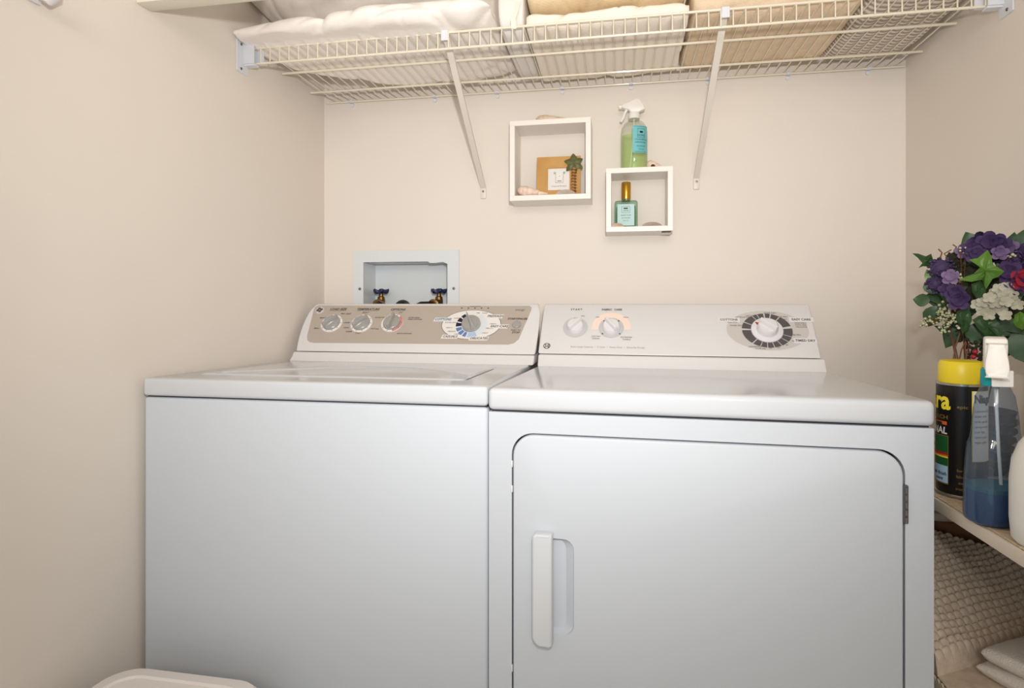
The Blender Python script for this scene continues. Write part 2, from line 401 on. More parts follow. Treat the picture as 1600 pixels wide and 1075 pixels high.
wt('SELECT', 0.1640, 0.1380, 0.006); wt('HOT', 0.2040, 0.1200, 0.006); wt('COLD', 0.1220, 0.0830, 0.006); wt('WARM', 0.1330, 0.0690, 0.006); wt('COLD', 0.1620, 0.0640, 0.006); wt('HOT', 0.2030, 0.0800, 0.006)
wt('OFF', 0.2700, 0.1380, 0.006); wt('EXTRA RINSE', 0.2980, 0.1200, 0.0055, 'LEFT'); wt('FABRIC SOFTENER', 0.2980, 0.1140, 0.005, 'LEFT'); wt('BOTH OPTIONS', 0.2780, 0.0640, 0.0058, 'LEFT'); wt('ON', 0.2150, 0.0790, 0.006); wt('AUTO', 0.2180, 0.1200, 0.006)
wt('START/PAUSE', 0.6110, 0.1175, 0.0090, b=0.0003); wt('PUSH TO', 0.6100, 0.0790, 0.0065); wt('STOP', 0.6110, 0.0710, 0.0085, b=0.0003)
wt('CYCLE STATUS', 0.4860, 0.1615, 0.0045)
for s, t, b_ in ((0.4440, 0.1180, 'NORMAL'), (0.4280, 0.1030, 'EXTRA HEAVY'), (0.4240, 0.0850, 'HEAVY'), (0.4330, 0.0720, 'MEDIUM'), (0.4500, 0.0630, 'LIGHT'), (0.5460, 0.0990, 'HEAVY'), (0.5380, 0.0840, 'MEDIUM'), (0.5270, 0.0680, 'LIGHT'), (0.4980, 0.1370, 'PRE'), (0.5170, 0.1370, 'SOAK')):
    letter(bm, b_, 0.0058, lambda x, y: WP(s + x, t + y, 0.0024), shear=0.2)
obj('console_lettering', bm, M_PRINT, wsh)
bm = nb(); letter(bm, 'energy', 0.010, lambda x, y: WP(0.6140 + x, 0.1495 + y, 0.0016), shear=0.4); plabel(obj('energy_mark', bm, M_CHAR, wsh), 'small energy rating mark')

# ------------------------------------------------------------------ dryer (turned slightly, right side nearer)
DPH, DY = -0.0301, -0.0042
org = Vector((0.343, 0.32, 0)); cph, sph = math.cos(DPH), math.sin(DPH)
dry = thing('clothes_dryer', 'white clothes dryer with front door and white control panel, right of the washer', 'dryer', org,
            loc=(org.x * cph - org.y * sph, org.x * sph + org.y * cph + DY, 0), rotz=DPH)
DX0, DX1 = 0.0015, 0.6865
# cabinet with a shallow door opening
DOOR = rrect(0.0447, 0.6450, 0.13, 0.8350, 0.036, 8)
bm = nb()
rg = poly_fill(bm, [[(DX0, 0.02), (DX1, 0.02), (DX1, 0.8722), (DX0, 0.8722)], rrect(0.0420, 0.6480, 0.127, 0.8380, 0.038, 8)], lambda x, z: Vector((x, 0, z)))
inner = [e for e in bm.edges if e.verts[0] in rg[1] and e.verts[1] in rg[1] and e.is_boundary]
r = bmesh.ops.extrude_edge_only(bm, edges=inner); nv = [g for g in r['geom'] if isinstance(g, bmesh.types.BMVert)]
for v in nv: v.co.y += 0.02
bmesh.ops.holes_fill(bm, edges=[e for e in bm.edges if e.is_boundary and all(abs(v.co.y - 0.02) < 1e-6 for v in e.verts)])
outer = [e for e in bm.edges if e.is_boundary]
r = bmesh.ops.extrude_edge_only(bm, edges=outer); nv = [g for g in r['geom'] if isinstance(g, bmesh.types.BMVert)]
for v in nv: v.co.y += 0.655
bmesh.ops.holes_fill(bm, edges=[e for e in bm.edges if e.is_boundary])
obj('cabinet', bm, M_ENAMEL, dry, 30)
bm = nb(); box(bm, DX0 + 0.004, DX1 - 0.004, 0.007, 0.64, 0.868, 0.882); plabel(obj('seam_shadow_strip', bm, M_GAP, dry), 'dark gap below the top cover')
bm = nb(); gl = rrect(0.0423, 0.6477, 0.1273, 0.8377, 0.038, 8); poly_fill(bm, [gl], lambda x, z: Vector((x, 0.0185, z))); plabel(obj('door_gap_shade', bm, M_GAP, dry), 'dark sheet painted as shade in the gap around the door')  # dark sheet behind the door stands in for shade in its gap
bm = nb(); prism_x(bm, [(-0.004, 0.8752), (-0.004, 0.9130), (0.02, 0.9130), (0.48, 0.9005), (0.66, 0.9005), (0.66, 0.8752)], DX0 - 0.001, DX1 + 0.0015)
bevel_sharp(bm, 0.009, 4, 40); obj('top_cover', bm, M_ENTOP, dry)
# door: front plate with the recessed hand pull
bm = nb(); REC = rrect(0.100, 0.1490, 0.5010, 0.6630, (0.004, 0.018, 0.018, 0.004), 5)
rg = poly_fill(bm, [DOOR, REC], lambda x, z: Vector((x, -0.003, z)))
ie = [e for e in bm.edges if e.is_boundary and e.verts[0] in rg[1]]; oe = [e for e in bm.edges if e.is_boundary and e.verts[0] in rg[0]]
r = bmesh.ops.extrude_edge_only(bm, edges=ie); nv = [g for g in r['geom'] if isinstance(g, bmesh.types.BMVert)]
for v in nv: v.co.y += 0.004; v.co.x += (0.124 - v.co.x) * 0.04; v.co.z += (0.582 - v.co.z) * 0.015
r2 = bmesh.ops.extrude_edge_only(bm, edges=[e for e in bm.edges if e.is_boundary and e.verts[0] in nv]); nv2 = [g for g in r2['geom'] if isinstance(g, bmesh.types.BMVert)]
for v in nv2: v.co.y += 0.008; v.co.x += (0.110 - v.co.x) * 0.35; v.co.z += (0.582 - v.co.z) * 0.06
bmesh.ops.holes_fill(bm, edges=[e for e in bm.edges if e.is_boundary and e.verts[0] in nv2])
r = bmesh.ops.extrude_edge_only(bm, edges=[e for e in bm.edges if e.is_boundary and all(abs(v.co.y + 0.003) < 1e-6 for v in e.verts)]); nv = [g for g in r['geom'] if isinstance(g, bmesh.types.BMVert)]
for v in nv: v.co.y += 0.018
bevel_es = [e for e in bm.edges if len(e.link_faces) == 2 and all(abs(v.co.y + 0.003) < 1e-6 for v in e.verts) and any(abs(f.normal.y) < 0.3 for f in e.link_faces)]
bm.normal_update()
bevel_es = [e for e in bm.edges if len(e.link_faces) == 2 and all(abs(v.co.y + 0.003) < 1e-6 for v in e.verts) and e.calc_face_angle(0) > 0.9 and e.verts[0].co.x + e.verts[1].co.x != 0 and not (0.095 < e.verts[0].co.x < 0.155 and 0.49 < e.verts[0].co.z < 0.67)]
bmesh.ops.bevel(bm, geom=bevel_es, offset=0.004, segments=3, profile=0.5, affect='EDGES')
door = obj('door', bm, M_ENAMEL, dry, 30)
# handle bar
bm = nb(); hp = rrect(0.0815, 0.1150, 0.4870, 0.6750, (0.018, 0.004, 0.004, 0.008), 5)
a = [bm.verts.new((x, -0.003, z)) for x, z in hp]; b = [bm.verts.new((x - 0.0006, -0.024 if x < 0.105 else -0.022, z)) for x, z in hp]
nn_ = len(hp); bm.faces.new(a); bm.faces.new(b[::-1])
for i in range(nn_): bm.faces.new([a[i], b[i], b[(i + 1) % nn_], a[(i + 1) % nn_]])
bmesh.ops.recalc_face_normals(bm, faces=bm.faces)
bevel_sharp(bm, 0.0045, 4, 50); obj('handle', bm, mat('handle_plastic', (212, 215, 219), 0.4), door)
# hinge
bm = nb(); box(bm, 0.6440, 0.6510, -0.0045, 0.004, 0.7288, 0.7862, 0.001, 1); hg = obj('hinge', bm, M_CHAR, door)
for k in range(5):
    z0 = 0.7300 + k * 0.0112
    bm = nb(); tube(bm, [(0.6478, -0.0050, z0), (0.6478, -0.0050, z0 + 0.0085)], 0.0024, 10); obj('hinge_knuckle', bm, M_SCREW, hg)
for z in (0.7837, 0.7408, 0.4331):
    bm = nb(); box(bm, 0.0408, 0.0440, -0.002, 0.004, z - 0.006, z + 0.006, 0.0014, 2); obj('door_bumper', bm, M_PLASTIC, dry)
# console
bm = nb(); prism_x(bm, [(0.490, 0.8995), (0.500, 0.908), (0.511, 0.9285), (0.66, 0.9285), (0.66, 0.8995)], 0.004, 0.684); bevel_sharp(bm, 0.004, 3, 40); obj('console_base', bm, M_PLASTIC, dry)
DP = Panel((0, 0.515, 0.930), (0, 0.105, 0.127))
bm = nb(); prism_x(bm, [(0.5135, 0.9300), (0.616, 1.0535), (0.626, 1.0580), (0.655, 1.0580), (0.665, 1.048), (0.665, 0.9300)], 0.0025, 0.6775)
bevel_sharp(bm, 0.005, 4, 50); obj('console', bm, M_PLASTIC, dry)
H0 = 0.0014
bm = nb(); poly_fill(bm, [[(0.187 + 0.050 * math.cos(a), 0.088 + 0.047 * math.sin(a)) for a in [math.radians(-12 + 204 * k / 24) for k in range(25)]]], lambda x, y: DP(x, y, H0)); plabel(obj('peach_print', bm, M_PEACH, dry), 'peach coloured print behind the fabric care knob')
def dryer_knob(s, t, ang):
    bm = nb(); sector(bm, DP, s, t, 0.016, 0.0325, 0, 2 * PI, H0 + 0.0004, 40); rg_ = obj('dial_ring', bm, M_MGREY, dry)
    c = DP(s, t, 0.001)
    bm = nb(); lathe(bm, [(0.0225, 0), (0.0215, 0.012), (0.0190, 0.015), (0, 0.0155)], c, 40, DP.ax()); kn = obj('knob', bm, M_PLASTIC, dry)
    e1, e2, n = DP.ax(math.radians(ang)); bm = nb()
    lo = [(-0.0225, -0.0065), (0.0235, -0.005), (0.0235, 0.005), (-0.0225, 0.0065)]
    a = [bm.verts.new(c + e1 * x + e2 * y + n * 0.012) for x, y in lo]; b = [bm.verts.new(c + e1 * x * 0.95 + e2 * y * 0.5 + n * 0.026) for x, y in lo]
    bm.faces.new(a[::-1]); bm.faces.new(b)
    for i in range(4): bm.faces.new([a[i], a[(i + 1) % 4], b[(i + 1) % 4], b[i]])
    obj('grip', bevel_sharp(bm, 0.0015, 2, 30), M_PLASTIC, kn)
    return rg_
r1 = dryer_knob(0.0935, 0.0850, 48); r2 = dryer_knob(0.1870, 0.0845, 130)
bm = nb()
for s, t, a in ((0.0935, 0.0850, 97), (0.0935, 0.0850, 62), (0.1870, 0.0845, 130), (0.1870, 0.0845, 50), (0.1870, 0.0845, -42), (0.1870, 0.0845, 222)):
    q = DP(s + 0.0295 * math.cos(math.radians(a)), t + 0.0295 * math.sin(math.radians(a)), H0 + 0.0007); lathe(bm, [(0.0022, 0), (0.0022, 0.0002)], q, 10, DP.ax())
obj('tick_marks', bm, M_CHAR, dry)
# large cycle dial
bm = nb(); poly_fill(bm, [ellipse(0.5670, 0.0815, 0.0950, 0.0610, 64)], lambda x, y: DP(x, y, H0)); face = plabel(obj('dial_face', bm, M_LGREY, dry), 'light grey oval behind the dryer cycle dial')
GC = (0.5665, 0.0805)
bm = nb(); sector(bm, DP, GC[0], GC[1], 0.034, 0.0600, 0, 2 * PI, H0 + 0.0003, 48, 0.90); plabel(obj('dial_gap_ring', bm, M_LGREY, face), 'pale ring between the dial segments')
for a0, a1 in ((-2, 14), (16, 0), (15, 52), (55, 74), (77, 89), (93, 107), (109, 120), (122, 150), (153, 174), (180, 228), (231, 248), (250, 264), (266, 280), (282, 298), (300, 318), (320, 337), (339, 367)):
    if a1 <= a0 or a0 == -2: continue
    bm = nb(); sector(bm, DP, GC[0], GC[1], 0.036, 0.0585, math.radians(a0), math.radians(a1), H0 + 0.0006, 10, 0.90); obj('cycle_segment', bm, M_CHAR, face)
c = DP(GC[0], GC[1], 0.0015)
bm = nb(); lathe(bm, [(0.0375, 0), (0.0370, 0.003), (0.0355, 0.004), (0.025, 0.0045), (0.0235, 0.018), (0.0205, 0.022), (0, 0.0225)], c, 48, DP.ax()); kn = plabel(obj('cycle_knob', bm, M_PLASTIC, dry), 'white dryer cycle knob with red pointer')
e1, e2, n = DP.ax(math.radians(140)); bm = nb()
lo = [(-0.024, -0.008), (0.024, -0.007), (0.024, 0.007), (-0.024, 0.008)]
a = [bm.verts.new(c + e1 * x + e2 * y + n * 0.018) for x, y in lo]; b = [bm.verts.new(c + e1 * x * 0.94 + e2 * y * 0.5 + n * 0.033) for x, y in lo]
bm.faces.new(a[::-1]); bm.faces.new(b)
for i in range(4): bm.faces.new([a[i], a[(i + 1) % 4], b[(i + 1) % 4], b[i]])
obj('grip', bevel_sharp(bm, 0.002, 2, 30), M_PLASTIC, kn)
bm = nb(); q = [(0.0345, 0), (0.0245, -0.0045), (0.0245, 0.0045)]; ca, sa = math.cos(math.radians(140)), math.sin(math.radians(140))
bm.faces.new([bm.verts.new(DP(GC[0] + x * ca - y * sa, GC[1] + x * sa + y * ca, 0.0072)) for x, y in q]); plabel(obj('pointer', bm, M_RED, kn), 'red pointer')
# lettering
bm = nb()
def dt(body, s, t, size=0.007, al='CENTER', b=0.0): letter(bm, body, size, lambda x, y: DP(s + x, t + y, H0 + 0.0005), al, 0, b)
dt('S T A R T', 0.0930, 0.1455, 0.0075, b=0.0002); dt('FABRIC  CARE', 0.1870, 0.1450, 0.0085, b=0.0002)
dt('ON', 0.1110, 0.1230, 0.006); dt('LESS DRY', 0.1490, 0.0560, 0.0058); dt('SIGNAL', 0.1490, 0.0490, 0.0058)
dt('EXTENDED', 0.2260, 0.0540, 0.0058); dt('TUMBLE', 0.2260, 0.0470, 0.0058); dt('OFF', 0.150, 0.1190, 0.0058); dt('HIGH', 0.224, 0.1190, 0.0058)
obj('console_lettering', bm, M_PRINT, dry)
bm = nb()
letter(bm, 'Extra Large Capacity  \u2022  5 Cycle  \u2022  Heavy Duty  \u2022  Quiet-By-Design', 0.0068, lambda x, y: DP(0.1790 + x, 0.0225 + y, H0)); plabel(obj('slogan_lettering', bm, M_PRINTG, dry), 'small grey line of lettering')
for s, t, wd, bodies in ((0.4800, 0.1130, 0.052, 'COTTONS'), (0.6500, 0.1145, 0.056, 'EASY CARE'), (0.6490, 0.0500, 0.052, 'TIMED DRY')):
    bm = nb(); slab(bm, [(s - wd / 2, t - 0.0075), (s + wd / 2, t - 0.0075), (s + wd / 2, t + 0.0075), (s - wd / 2, t + 0.0075)], DP, H0 - 0.0002, H0 + 0.0005); o = obj('cycle_tag', bm, M_PLASTIC, dry)
    bm = nb(); letter(bm, bodies, 0.0088, lambda x, y: DP(s + x, t + y, H0 + 0.0008), bold=0.0002); obj('lettering', bm, M_PRINT, o)
bm = nb()
for s, t, b_, z in ((0.4880, 0.1050, 'Auto Dry', 0.006), (0.4960, 0.0945, 'MORE DRY', 0.006), (0.5150, 0.1210, 'OPTIMUM DRY', 0.0055), (0.5330, 0.1260, 'LESS DRY', 0.0055), (0.5800, 0.1345, 'MORE DRY', 0.006), (0.6080, 0.1230, 'LESS DRY', 0.0058), (0.6120, 0.1150, 'DRY', 0.0058),
                    (0.6470, 0.1035, 'PERM PRESS', 0.0052), (0.6470, 0.0975, 'KNITS AND', 0.0052), (0.6470, 0.0915, 'DELICATES', 0.0052), (0.6330, 0.0670, '80 MIN', 0.006),
                    (0.6210, 0.0485, '70', 0.006), (0.6060, 0.0365, '60', 0.006), (0.5860, 0.0285, '50', 0.006), (0.5680, 0.0265, '40', 0.006), (0.5330, 0.0300, 'DEWRINKLE', 0.0052), (0.5450, 0.0245, 'FLUFF AIR', 0.0052)):
    dt(b_, s, t, z)
obj('dial_lettering', bm, M_PRINT, dry)
# round monogram emblem
bm = nb(); sector(bm, DP, 0.0235, 0.0240, 0.0072, 0.0092, 0, 2 * PI, H0, 28)
letter(bm, 'GE', 0.0100, lambda x, y: DP(0.0235 + x, 0.0240 + y, H0), shear=0.3, bold=0.0003)
for a in (45, 135, 225, 315):
    sector(bm, DP, 0.0235, 0.0240, 0.0050, 0.0075, math.radians(a - 14), math.radians(a + 14), H0, 4)
plabel(obj('emblem', bm, M_CHAR, dry), 'round dark monogram emblem')

# ------------------------------------------------------------------ washer outlet box with valves
ob = thing('washer_outlet_box', 'pale metal washer outlet box recessed in the wall above the washer', 'outlet box', (-0.426, YB, 0.98))
bm = nb(); OUT = [(-0.596, 0.955), (-0.254, 0.955), (-0.254, 1.2225), (-0.596, 1.2225)]
INN = [(-0.562, 0.985), (-0.562, 1.1880), (-0.352, 1.1880), (-0.345, 1.1835), (-0.328, 1.1835), (-0.316, 1.1850), (-0.304, 1.1860), (-0.290, 1.1800), (-0.290, 0.985)]
rg = poly_fill(bm, [OUT, INN], lambda x, z: Vector((x, YB - 0.005, z)))
r = bmesh.ops.extrude_face_region(bm, geom=list(bm.faces)); bmesh.ops.translate(bm, verts=[g for g in r['geom'] if isinstance(g, bmesh.types.BMVert)], vec=(0, 0.004, 0))
plabel(obj('face_frame', bm, M_BOXM, ob), 'pale blue-grey flange with ragged top right corner')
bm = nb(); y1 = YB + 0.088
for q in (((HX0, HZ0), (HX0, HZ1)), ((HX0, HZ1), (HX1, HZ1)), ((HX1, HZ1), (HX1, HZ0)), ((HX1, HZ0), (HX0, HZ0))):
    (xa, za), (xb, zb) = q; k = 0.0012
    f = lambda x, z: (x + (k if x == HX0 else -k), z + (k if z == HZ0 else -k))
    (xa, za), (xb, zb) = f(xa, za), f(xb, zb)
    bm.faces.new([bm.verts.new(p) for p in ((xa, YB - 0.004, za), (xb, YB - 0.004, zb), (xb, y1, zb), (xa, y1, za))])
bm.faces.new([bm.verts.new(p) for p in ((HX0 + .0012, y1, HZ0 + .0012), (HX1 - .0012, y1, HZ0 + .0012), (HX1 - .0012, y1, HZ1 - .0012), (HX0 + .0012, y1, HZ1 - .0012))])
bmesh.ops.remove_doubles(bm, verts=bm.verts, dist=1e-5)
obj('recessed_tray', bm, M_BOXM, ob, 20)
for x in (-0.574, -0.270):
    bm = nb(); lathe(bm, [(0.0045, 0), (0.004, 0.0018), (0, 0.0026)], (x, YB - 0.005, 1.105), 14, (Vector((1, 0, 0)), Vector((0, 0, 1)), Vector((0, -1, 0)))); obj('screw', bm, M_SCREW, ob)
def valve(x, y, dirx):
    bm = nb(); tube(bm, [(x, y, 1.012), (x, y, 1.066)], 0.0125, 8); lathe(bm, [(0.011, 0), (0.013, 0.004), (0.011, 0.018), (0.0075, 0.020), (0.0065, 0.034), (0, 0.034)], (x, y, 1.062), 12)
    tube(bm, [(x, y, 1.060), (x, y - 0.026, 1.058), (x + dirx * 0.012, y - 0.045, 1.054)], 0.0135, 12); lathe(bm, [(0.0135, 0), (0.017, 0.001), (0.017, 0.007), (0.0135, 0.008)], (x + dirx * 0.006, y - 0.036, 1.056), 16, (Vector((1, 0, 0)), Vector((0, 0, 1)), Vector((0, -1, 0))))
    v = obj('valve', bm, M_BRASS, ob)
    bm = nb(); n = 40; loop = []
    for k in range(n):
        a = 2 * PI * k / n; rr = 0.0235 + 0.003 * math.cos(6 * a); loop.append((rr * math.cos(a), rr * math.sin(a)))
    slab(bm, loop, lambda px, py, h: Vector((x + px, y + py, 1.0985 + h + 0.003 * math.cos(math.atan2(py, px) * 6))), -0.004, 0.006); bevel_sharp(bm, 0.002, 2, 60)
    lathe(bm, [(0.006, 0), (0.006, 0.012), (0, 0.013)], (x, y, 1.094), 10)
    obj('valve_handle', bm, M_HANDLE, v)
valve(-0.524, YB + 0.045, 1); valve(-0.332, YB + 0.045, -1)
bm = nb(); tube(bm, [(-0.436, 0.7, 0.60), (-0.436, 0.70, 0.98)] + [(-0.436, 0.745 - 0.045 * math.cos(PI * k / 12), 1.008 + 0.045 * math.sin(PI * k / 12)) for k in range(13)] + [(-0.436, 0.79, 0.99)], 0.0185, 16)
solo('drain_hose', bm, M_RUBBER, 'black drain hose bending over into the outlet box between the valves', 'hose')
for x0, x1, lab in ((-0.511, -0.498, 'black water hose on the left outlet box valve'), (-0.348, -0.392, 'black water hose on the right outlet box valve')):
    bm = nb(); pts = [(x0, 0.738, 1.0535), ((x0 + x1) / 2, 0.726, 1.053), (x1 * 0.8 + x0 * 0.2, 0.716, 1.046), (x1, 0.706, 1.026), (x1, 0.70, 0.98), (x1, 0.70, 0.60)]
    tube(bm, pts, 0.0125, 12); solo('water_hose', bm, M_RUBBER, lab, 'hose')


# ------------------------------------------------------------------ wire shelf
ZS, YSF = 1.6950, 0.333          # deck height, front rail
WX_0, WSP, NW = -0.652, 0.0254, 64
ws = thing('wire_shelf', 'cream ventilated wire shelf spanning the wall above the machines', 'wire shelf', (0.14, 0.54, 1.60))
LIP = 1.6570
# each bent deck wire, lip included
bm = nb(); x0 = WX_0
tube(bm, [(x0, 0.728, ZS - 0.0005), (x0, YSF + 0.006, ZS - 0.0005), (x0, YSF + 0.001, ZS - 0.0018), (x0, YSF - 0.001, ZS - 0.006), (x0, YSF - 0.001, LIP)], 0.0016, 6)
w0 = obj('deck_wire', bm, M_WIRE, ws)
for k in range(1, NW):
    o = bpy.data.objects.new('deck_wire', w0.data); COL.objects.link(o); o.parent = ws; o.location = (WSP * k, 0, 0)
def rod(y, z, r, xa, xb):
    bm = nb(); tube(bm, [(xa, y, z), (xb, y, z)], r, 10); return obj('rail', bm, M_WIRE, ws)
rod(YSF + 0.0035, ZS + 0.0005, 0.0029, XL + 0.012, XR - 0.012); rod(YSF + 0.0025, LIP, 0.0029, XL + 0.012, XR - 0.012)
for y in (0.4829, 0.6335): rod(y, ZS - 0.0050, 0.0032, XL + 0.012, XR - 0.008)
rod(0.7290, ZS - 0.0045, 0.0028, XL + 0.012, XR - 0.008)
# end brackets
def end_bracket(xw, s):
    bm = nb(); box(bm, *sorted((xw, xw + s * 0.003)), 0.297, 0.341, 1.6290, 1.7080, 0.001, 1)
    b = obj('end_bracket', bm, M_CLIP, ws)
    bm = nb(); box(bm, *sorted((xw + s * 0.003, xw + s * 0.031)), 0.3235, 0.3265, 1.6540, 1.7035)
    box(bm, *sorted((xw + s * 0.003, xw + s * 0.031)), 0.3265, 0.3440, 1.6500, 1.6540); box(bm, *sorted((xw + s * 0.003, xw + s * 0.046)), 0.341, 0.3440, 1.6545, 1.6900)
    obj('socket', bm, M_CLIP, b)
    for z in (1.6985, 1.6385):
        bm = nb(); lathe(bm, [(0.0035, 0), (0.003, 0.0015), (0, 0.002)], (xw + s * 0.003, 0.314, z), 10, (Vector((0, 1, 0)), Vector((0, 0, 1)), Vector((s, 0, 0)))); obj('screw', bm, M_SCREW, b)
end_bracket(XL, 1); end_bracket(XR, -1)
# diagonal braces
def brace(xt, xb, zb):
    a = Vector((xt, 0.345, 1.688)); b = Vector((xb, YB - 0.004, zb)); d = (b - a).normalized(); sx = Vector((1, 0, 0)); up = sx.cross(d).normalized()
    bm = nb()
    for h0, h1, w0_, w1_ in ((0, 0.002, -0.0075, 0.0075), (0.002, 0.008, -0.0075, -0.0058), (0.002, 0.008, 0.0058, 0.0075)):
        vs = [[p + sx * q + up * h for q, h in ((w0_, h0), (w1_, h0), (w1_, h1), (w0_, h1))] for p in (a, b)]
        A = [bm.verts.new(v) for v in vs[0]]; B = [bm.verts.new(v) for v in vs[1]]
        bm.faces.new(A[::-1]); bm.faces.new(B)
        for i in range(4): bm.faces.new([A[i], A[(i + 1) % 4], B[(i + 1) % 4], B[i]])
    br = obj('brace', bm, M_STRUT, ws, 20)
    bm = nb(); box(bm, xb - 0.0085, xb + 0.0085, YB - 0.005, YB - 0.0005, zb - 0.030, zb + 0.008, 0.002, 2); ft = obj('brace_foot', bm, M_STRUT, br)
    bm = nb(); lathe(bm, [(0.0034, 0), (0.0028, 0.0015), (0, 0.002)], (xb, YB - 0.005, zb - 0.008), 10, (Vector((1, 0, 0)), Vector((0, 0, 1)), Vector((0, -1, 0)))); obj('screw', bm, M_SCREW, br)
    bm = nb(); tube(bm, [(xt - 0.0085, YSF + 0.0035, ZS + 0.0005), (xt + 0.0085, YSF + 0.0035, ZS + 0.0005)], 0.0058, 12)
    box(bm, xt - 0.0085, xt + 0.0085, YSF - 0.0035, YSF - 0.0005, ZS - 0.020, ZS + 0.004, 0.001, 1); box(bm, xt - 0.006, xt + 0.006, YSF + 0.001, YSF + 0.016, ZS - 0.014, ZS - 0.003, 0.002, 2)
    obj('brace_clip', bm, M_CLIP, br)
brace(-0.1785, -0.1785, 1.4050); brace(0.4500, 0.4400, 1.4120)
for x in (-0.600, -0.330, -0.135, 0.060, 0.258, 0.470, 0.682, 0.885):
    bm = nb(); box(bm, x - 0.006, x + 0.006, 0.722, 0.7395, ZS - 0.0075, ZS - 0.0015, 0.0015, 2); tube(bm, [(x, 0.7395, ZS - 0.014), (x, 0.7350, ZS - 0.014)], 0.0055, 10)
    obj('back_clip', bm, M_CLIP, ws)

# ------------------------------------------------------------------ linens on the wire shelf
M_PILLOW = mat('pillow_cotton', (252, 245, 238), 0.85, bump=0.35, bscale=30, bdist=0.006)
M_PILLOW2 = mat('pillow_cotton_pale', (234, 226, 218), 0.85, bump=0.3, bscale=26, bdist=0.006)
M_SHEET = mat('white_sheet', (240, 235, 230), 0.85, bump=0.2, bscale=40, bdist=0.004)
M_CREAM = mat('cream_fleece', (238, 214, 176), 0.9, bump=0.4, bscale=260, bdist=0.003, var=0.03, vscale=30)
M_IVORY = mat('ivory_fleece', (250, 240, 226), 0.9, bump=0.4, bscale=240, bdist=0.003)
M_TAN = mat('tan_fleece', (232, 208, 178), 0.95, bump=0.5, bscale=300, bdist=0.003, var=0.05, vscale=40)
def striped(name, c1, c2, scale, axis):
    m = bpy.data.materials.new(name); m.use_nodes = True; nt = m.node_tree; p = nt.nodes['Principled BSDF']; p.inputs['Roughness'].default_value = 0.95
    tc = nt.nodes.new('ShaderNodeTexCoord'); wv = nt.nodes.new('ShaderNodeTexWave'); wv.bands_direction = axis; wv.inputs['Scale'].default_value = scale; wv.inputs['Distortion'].default_value = 2.2; wv.inputs['Detail'].default_value = 2; wv.inputs['Detail Scale'].default_value = 1.2
    nt.links.new(tc.outputs['Object'], wv.inputs['Vector']); r = nt.nodes.new('ShaderNodeValToRGB'); r.color_ramp.elements[0].color = srgb(*c1); r.color_ramp.elements[1].color = srgb(*c2)
    r.color_ramp.elements[0].position = 0.25; r.color_ramp.elements[1].position = 0.7
    nt.links.new(wv.outputs['Fac'], r.inputs['Fac']); nt.links.new(r.outputs['Color'], p.inputs['Base Color'])
    b = nt.nodes.new('ShaderNodeBump'); b.inputs['Strength'].default_value = 0.5; b.inputs['Distance'].default_value = 0.003; nt.links.new(wv.outputs['Fac'], b.inputs['Height']); nt.links.new(b.outputs['Normal'], p.inputs['Normal'])
    return m
M_STRIPE = striped('grey_ribbed_wool', (168, 156, 144), (226, 216, 203), 21, 'Y')

def sag(x, y):
    """cloth resting on the wires and bulging down between them"""
    f = ((x - WX_0) / WSP) % 1.0
    return ZS + 0.0016 - 0.0042 * math.sin(PI * f) ** 0.8
def cloth(x0, x1, y0, y1, z0, z1, nxs=120, ring=40, p=3.0, endp=5.0, wr=0.006, wsc=9.0, rest=False, seed=0, lean=0.0, topfn=None, fold=0, crease=0.0, yb=None, csc=6.0, zl=None):
    """closed soft body: superellipse cross-section along X, ends rounded"""
    bm = nb(); rows = []; cx, cy, cz = (x0 + x1) / 2, (y0 + y1) / 2, (z0 + z1) / 2; hx, hy, hz = (x1 - x0) / 2, (y1 - y0) / 2, (z1 - z0) / 2
    for i in range(nxs + 1):
        s = -math.cos(PI * i / nxs) if endp < 4 else (2 * i / nxs - 1); s = max(-1, min(1, s)); 
        k = max(0.0, 1 - abs(s) ** endp) ** (1 / endp) if 0 < i < nxs else 0.0
        x = cx + hx * s; row = []
        if k < 0.02: k = 0.02
        for j in range(ring):
            a = 2 * PI * j / ring; c_, s_ = math.cos(a), math.sin(a)
            yy = hy * math.copysign(abs(c_) ** (2 / p), c_) * (0.85 + 0.15 * k); zz = hz * math.copysign(abs(s_) ** (2 / p), s_) * k
            P = Vector((x, cy + yy + lean * zz, cz + zz))
            q = Vector((P.x * wsc + seed * 3.1, P.y * wsc * 0.8, P.z * wsc * 1.6 + seed))
            d = noise.noise(q) + 0.5 * noise.noise(q * 2.3)
            nrm = Vector((0, c_, s_))
            P += nrm * d * wr
            if crease:
                cq = Vector((P.x * csc * 0.8 + seed, P.y * csc * 0.6 + P.z * csc * 0.9, P.z * csc * 1.2 - P.x * csc * 0.6 + seed * 2.7)); P -= nrm * crease * (1 - abs(noise.noise(cq))) ** 9; P -= nrm * crease * 0.6 * (1 - abs(noise.noise(cq * 2.1 + Vector((5, 1, 2))))) ** 9
            if yb:
                ym = yb(P.x); P.y = y0 + (P.y - y0) * (ym - y0) / (y1 - y0)
            if fold: P += nrm * (-0.0035 * max(0, math.cos((P.z - z0) / (z1 - z0) * 2 * PI * fold)) ** 6) * (1 if c_ < 0.3 else 0)
            if topfn: P.z = z0 + (P.z - z0) * topfn(P.x)
            if zl: P.z += zl(P.x)
            if rest: P.z = max(P.z, sag(P.x, P.y) if P.y > YSF - 0.002 else ZS + 0.004)
            P.x = min(max(P.x, XL + 0.004), XR - 0.004); P.y = min(P.y, YB - 0.006)
            row.append(bm.verts.new(P))
        rows.append(row)
    for i in range(nxs):
        for j in range(ring): bm.faces.new([rows[i][j], rows[i][(j + 1) % ring], rows[i + 1][(j + 1) % ring], rows[i + 1][j]])
    bm.faces.new(rows[0][::-1]); bm.faces.new(rows[-1])
    return bm
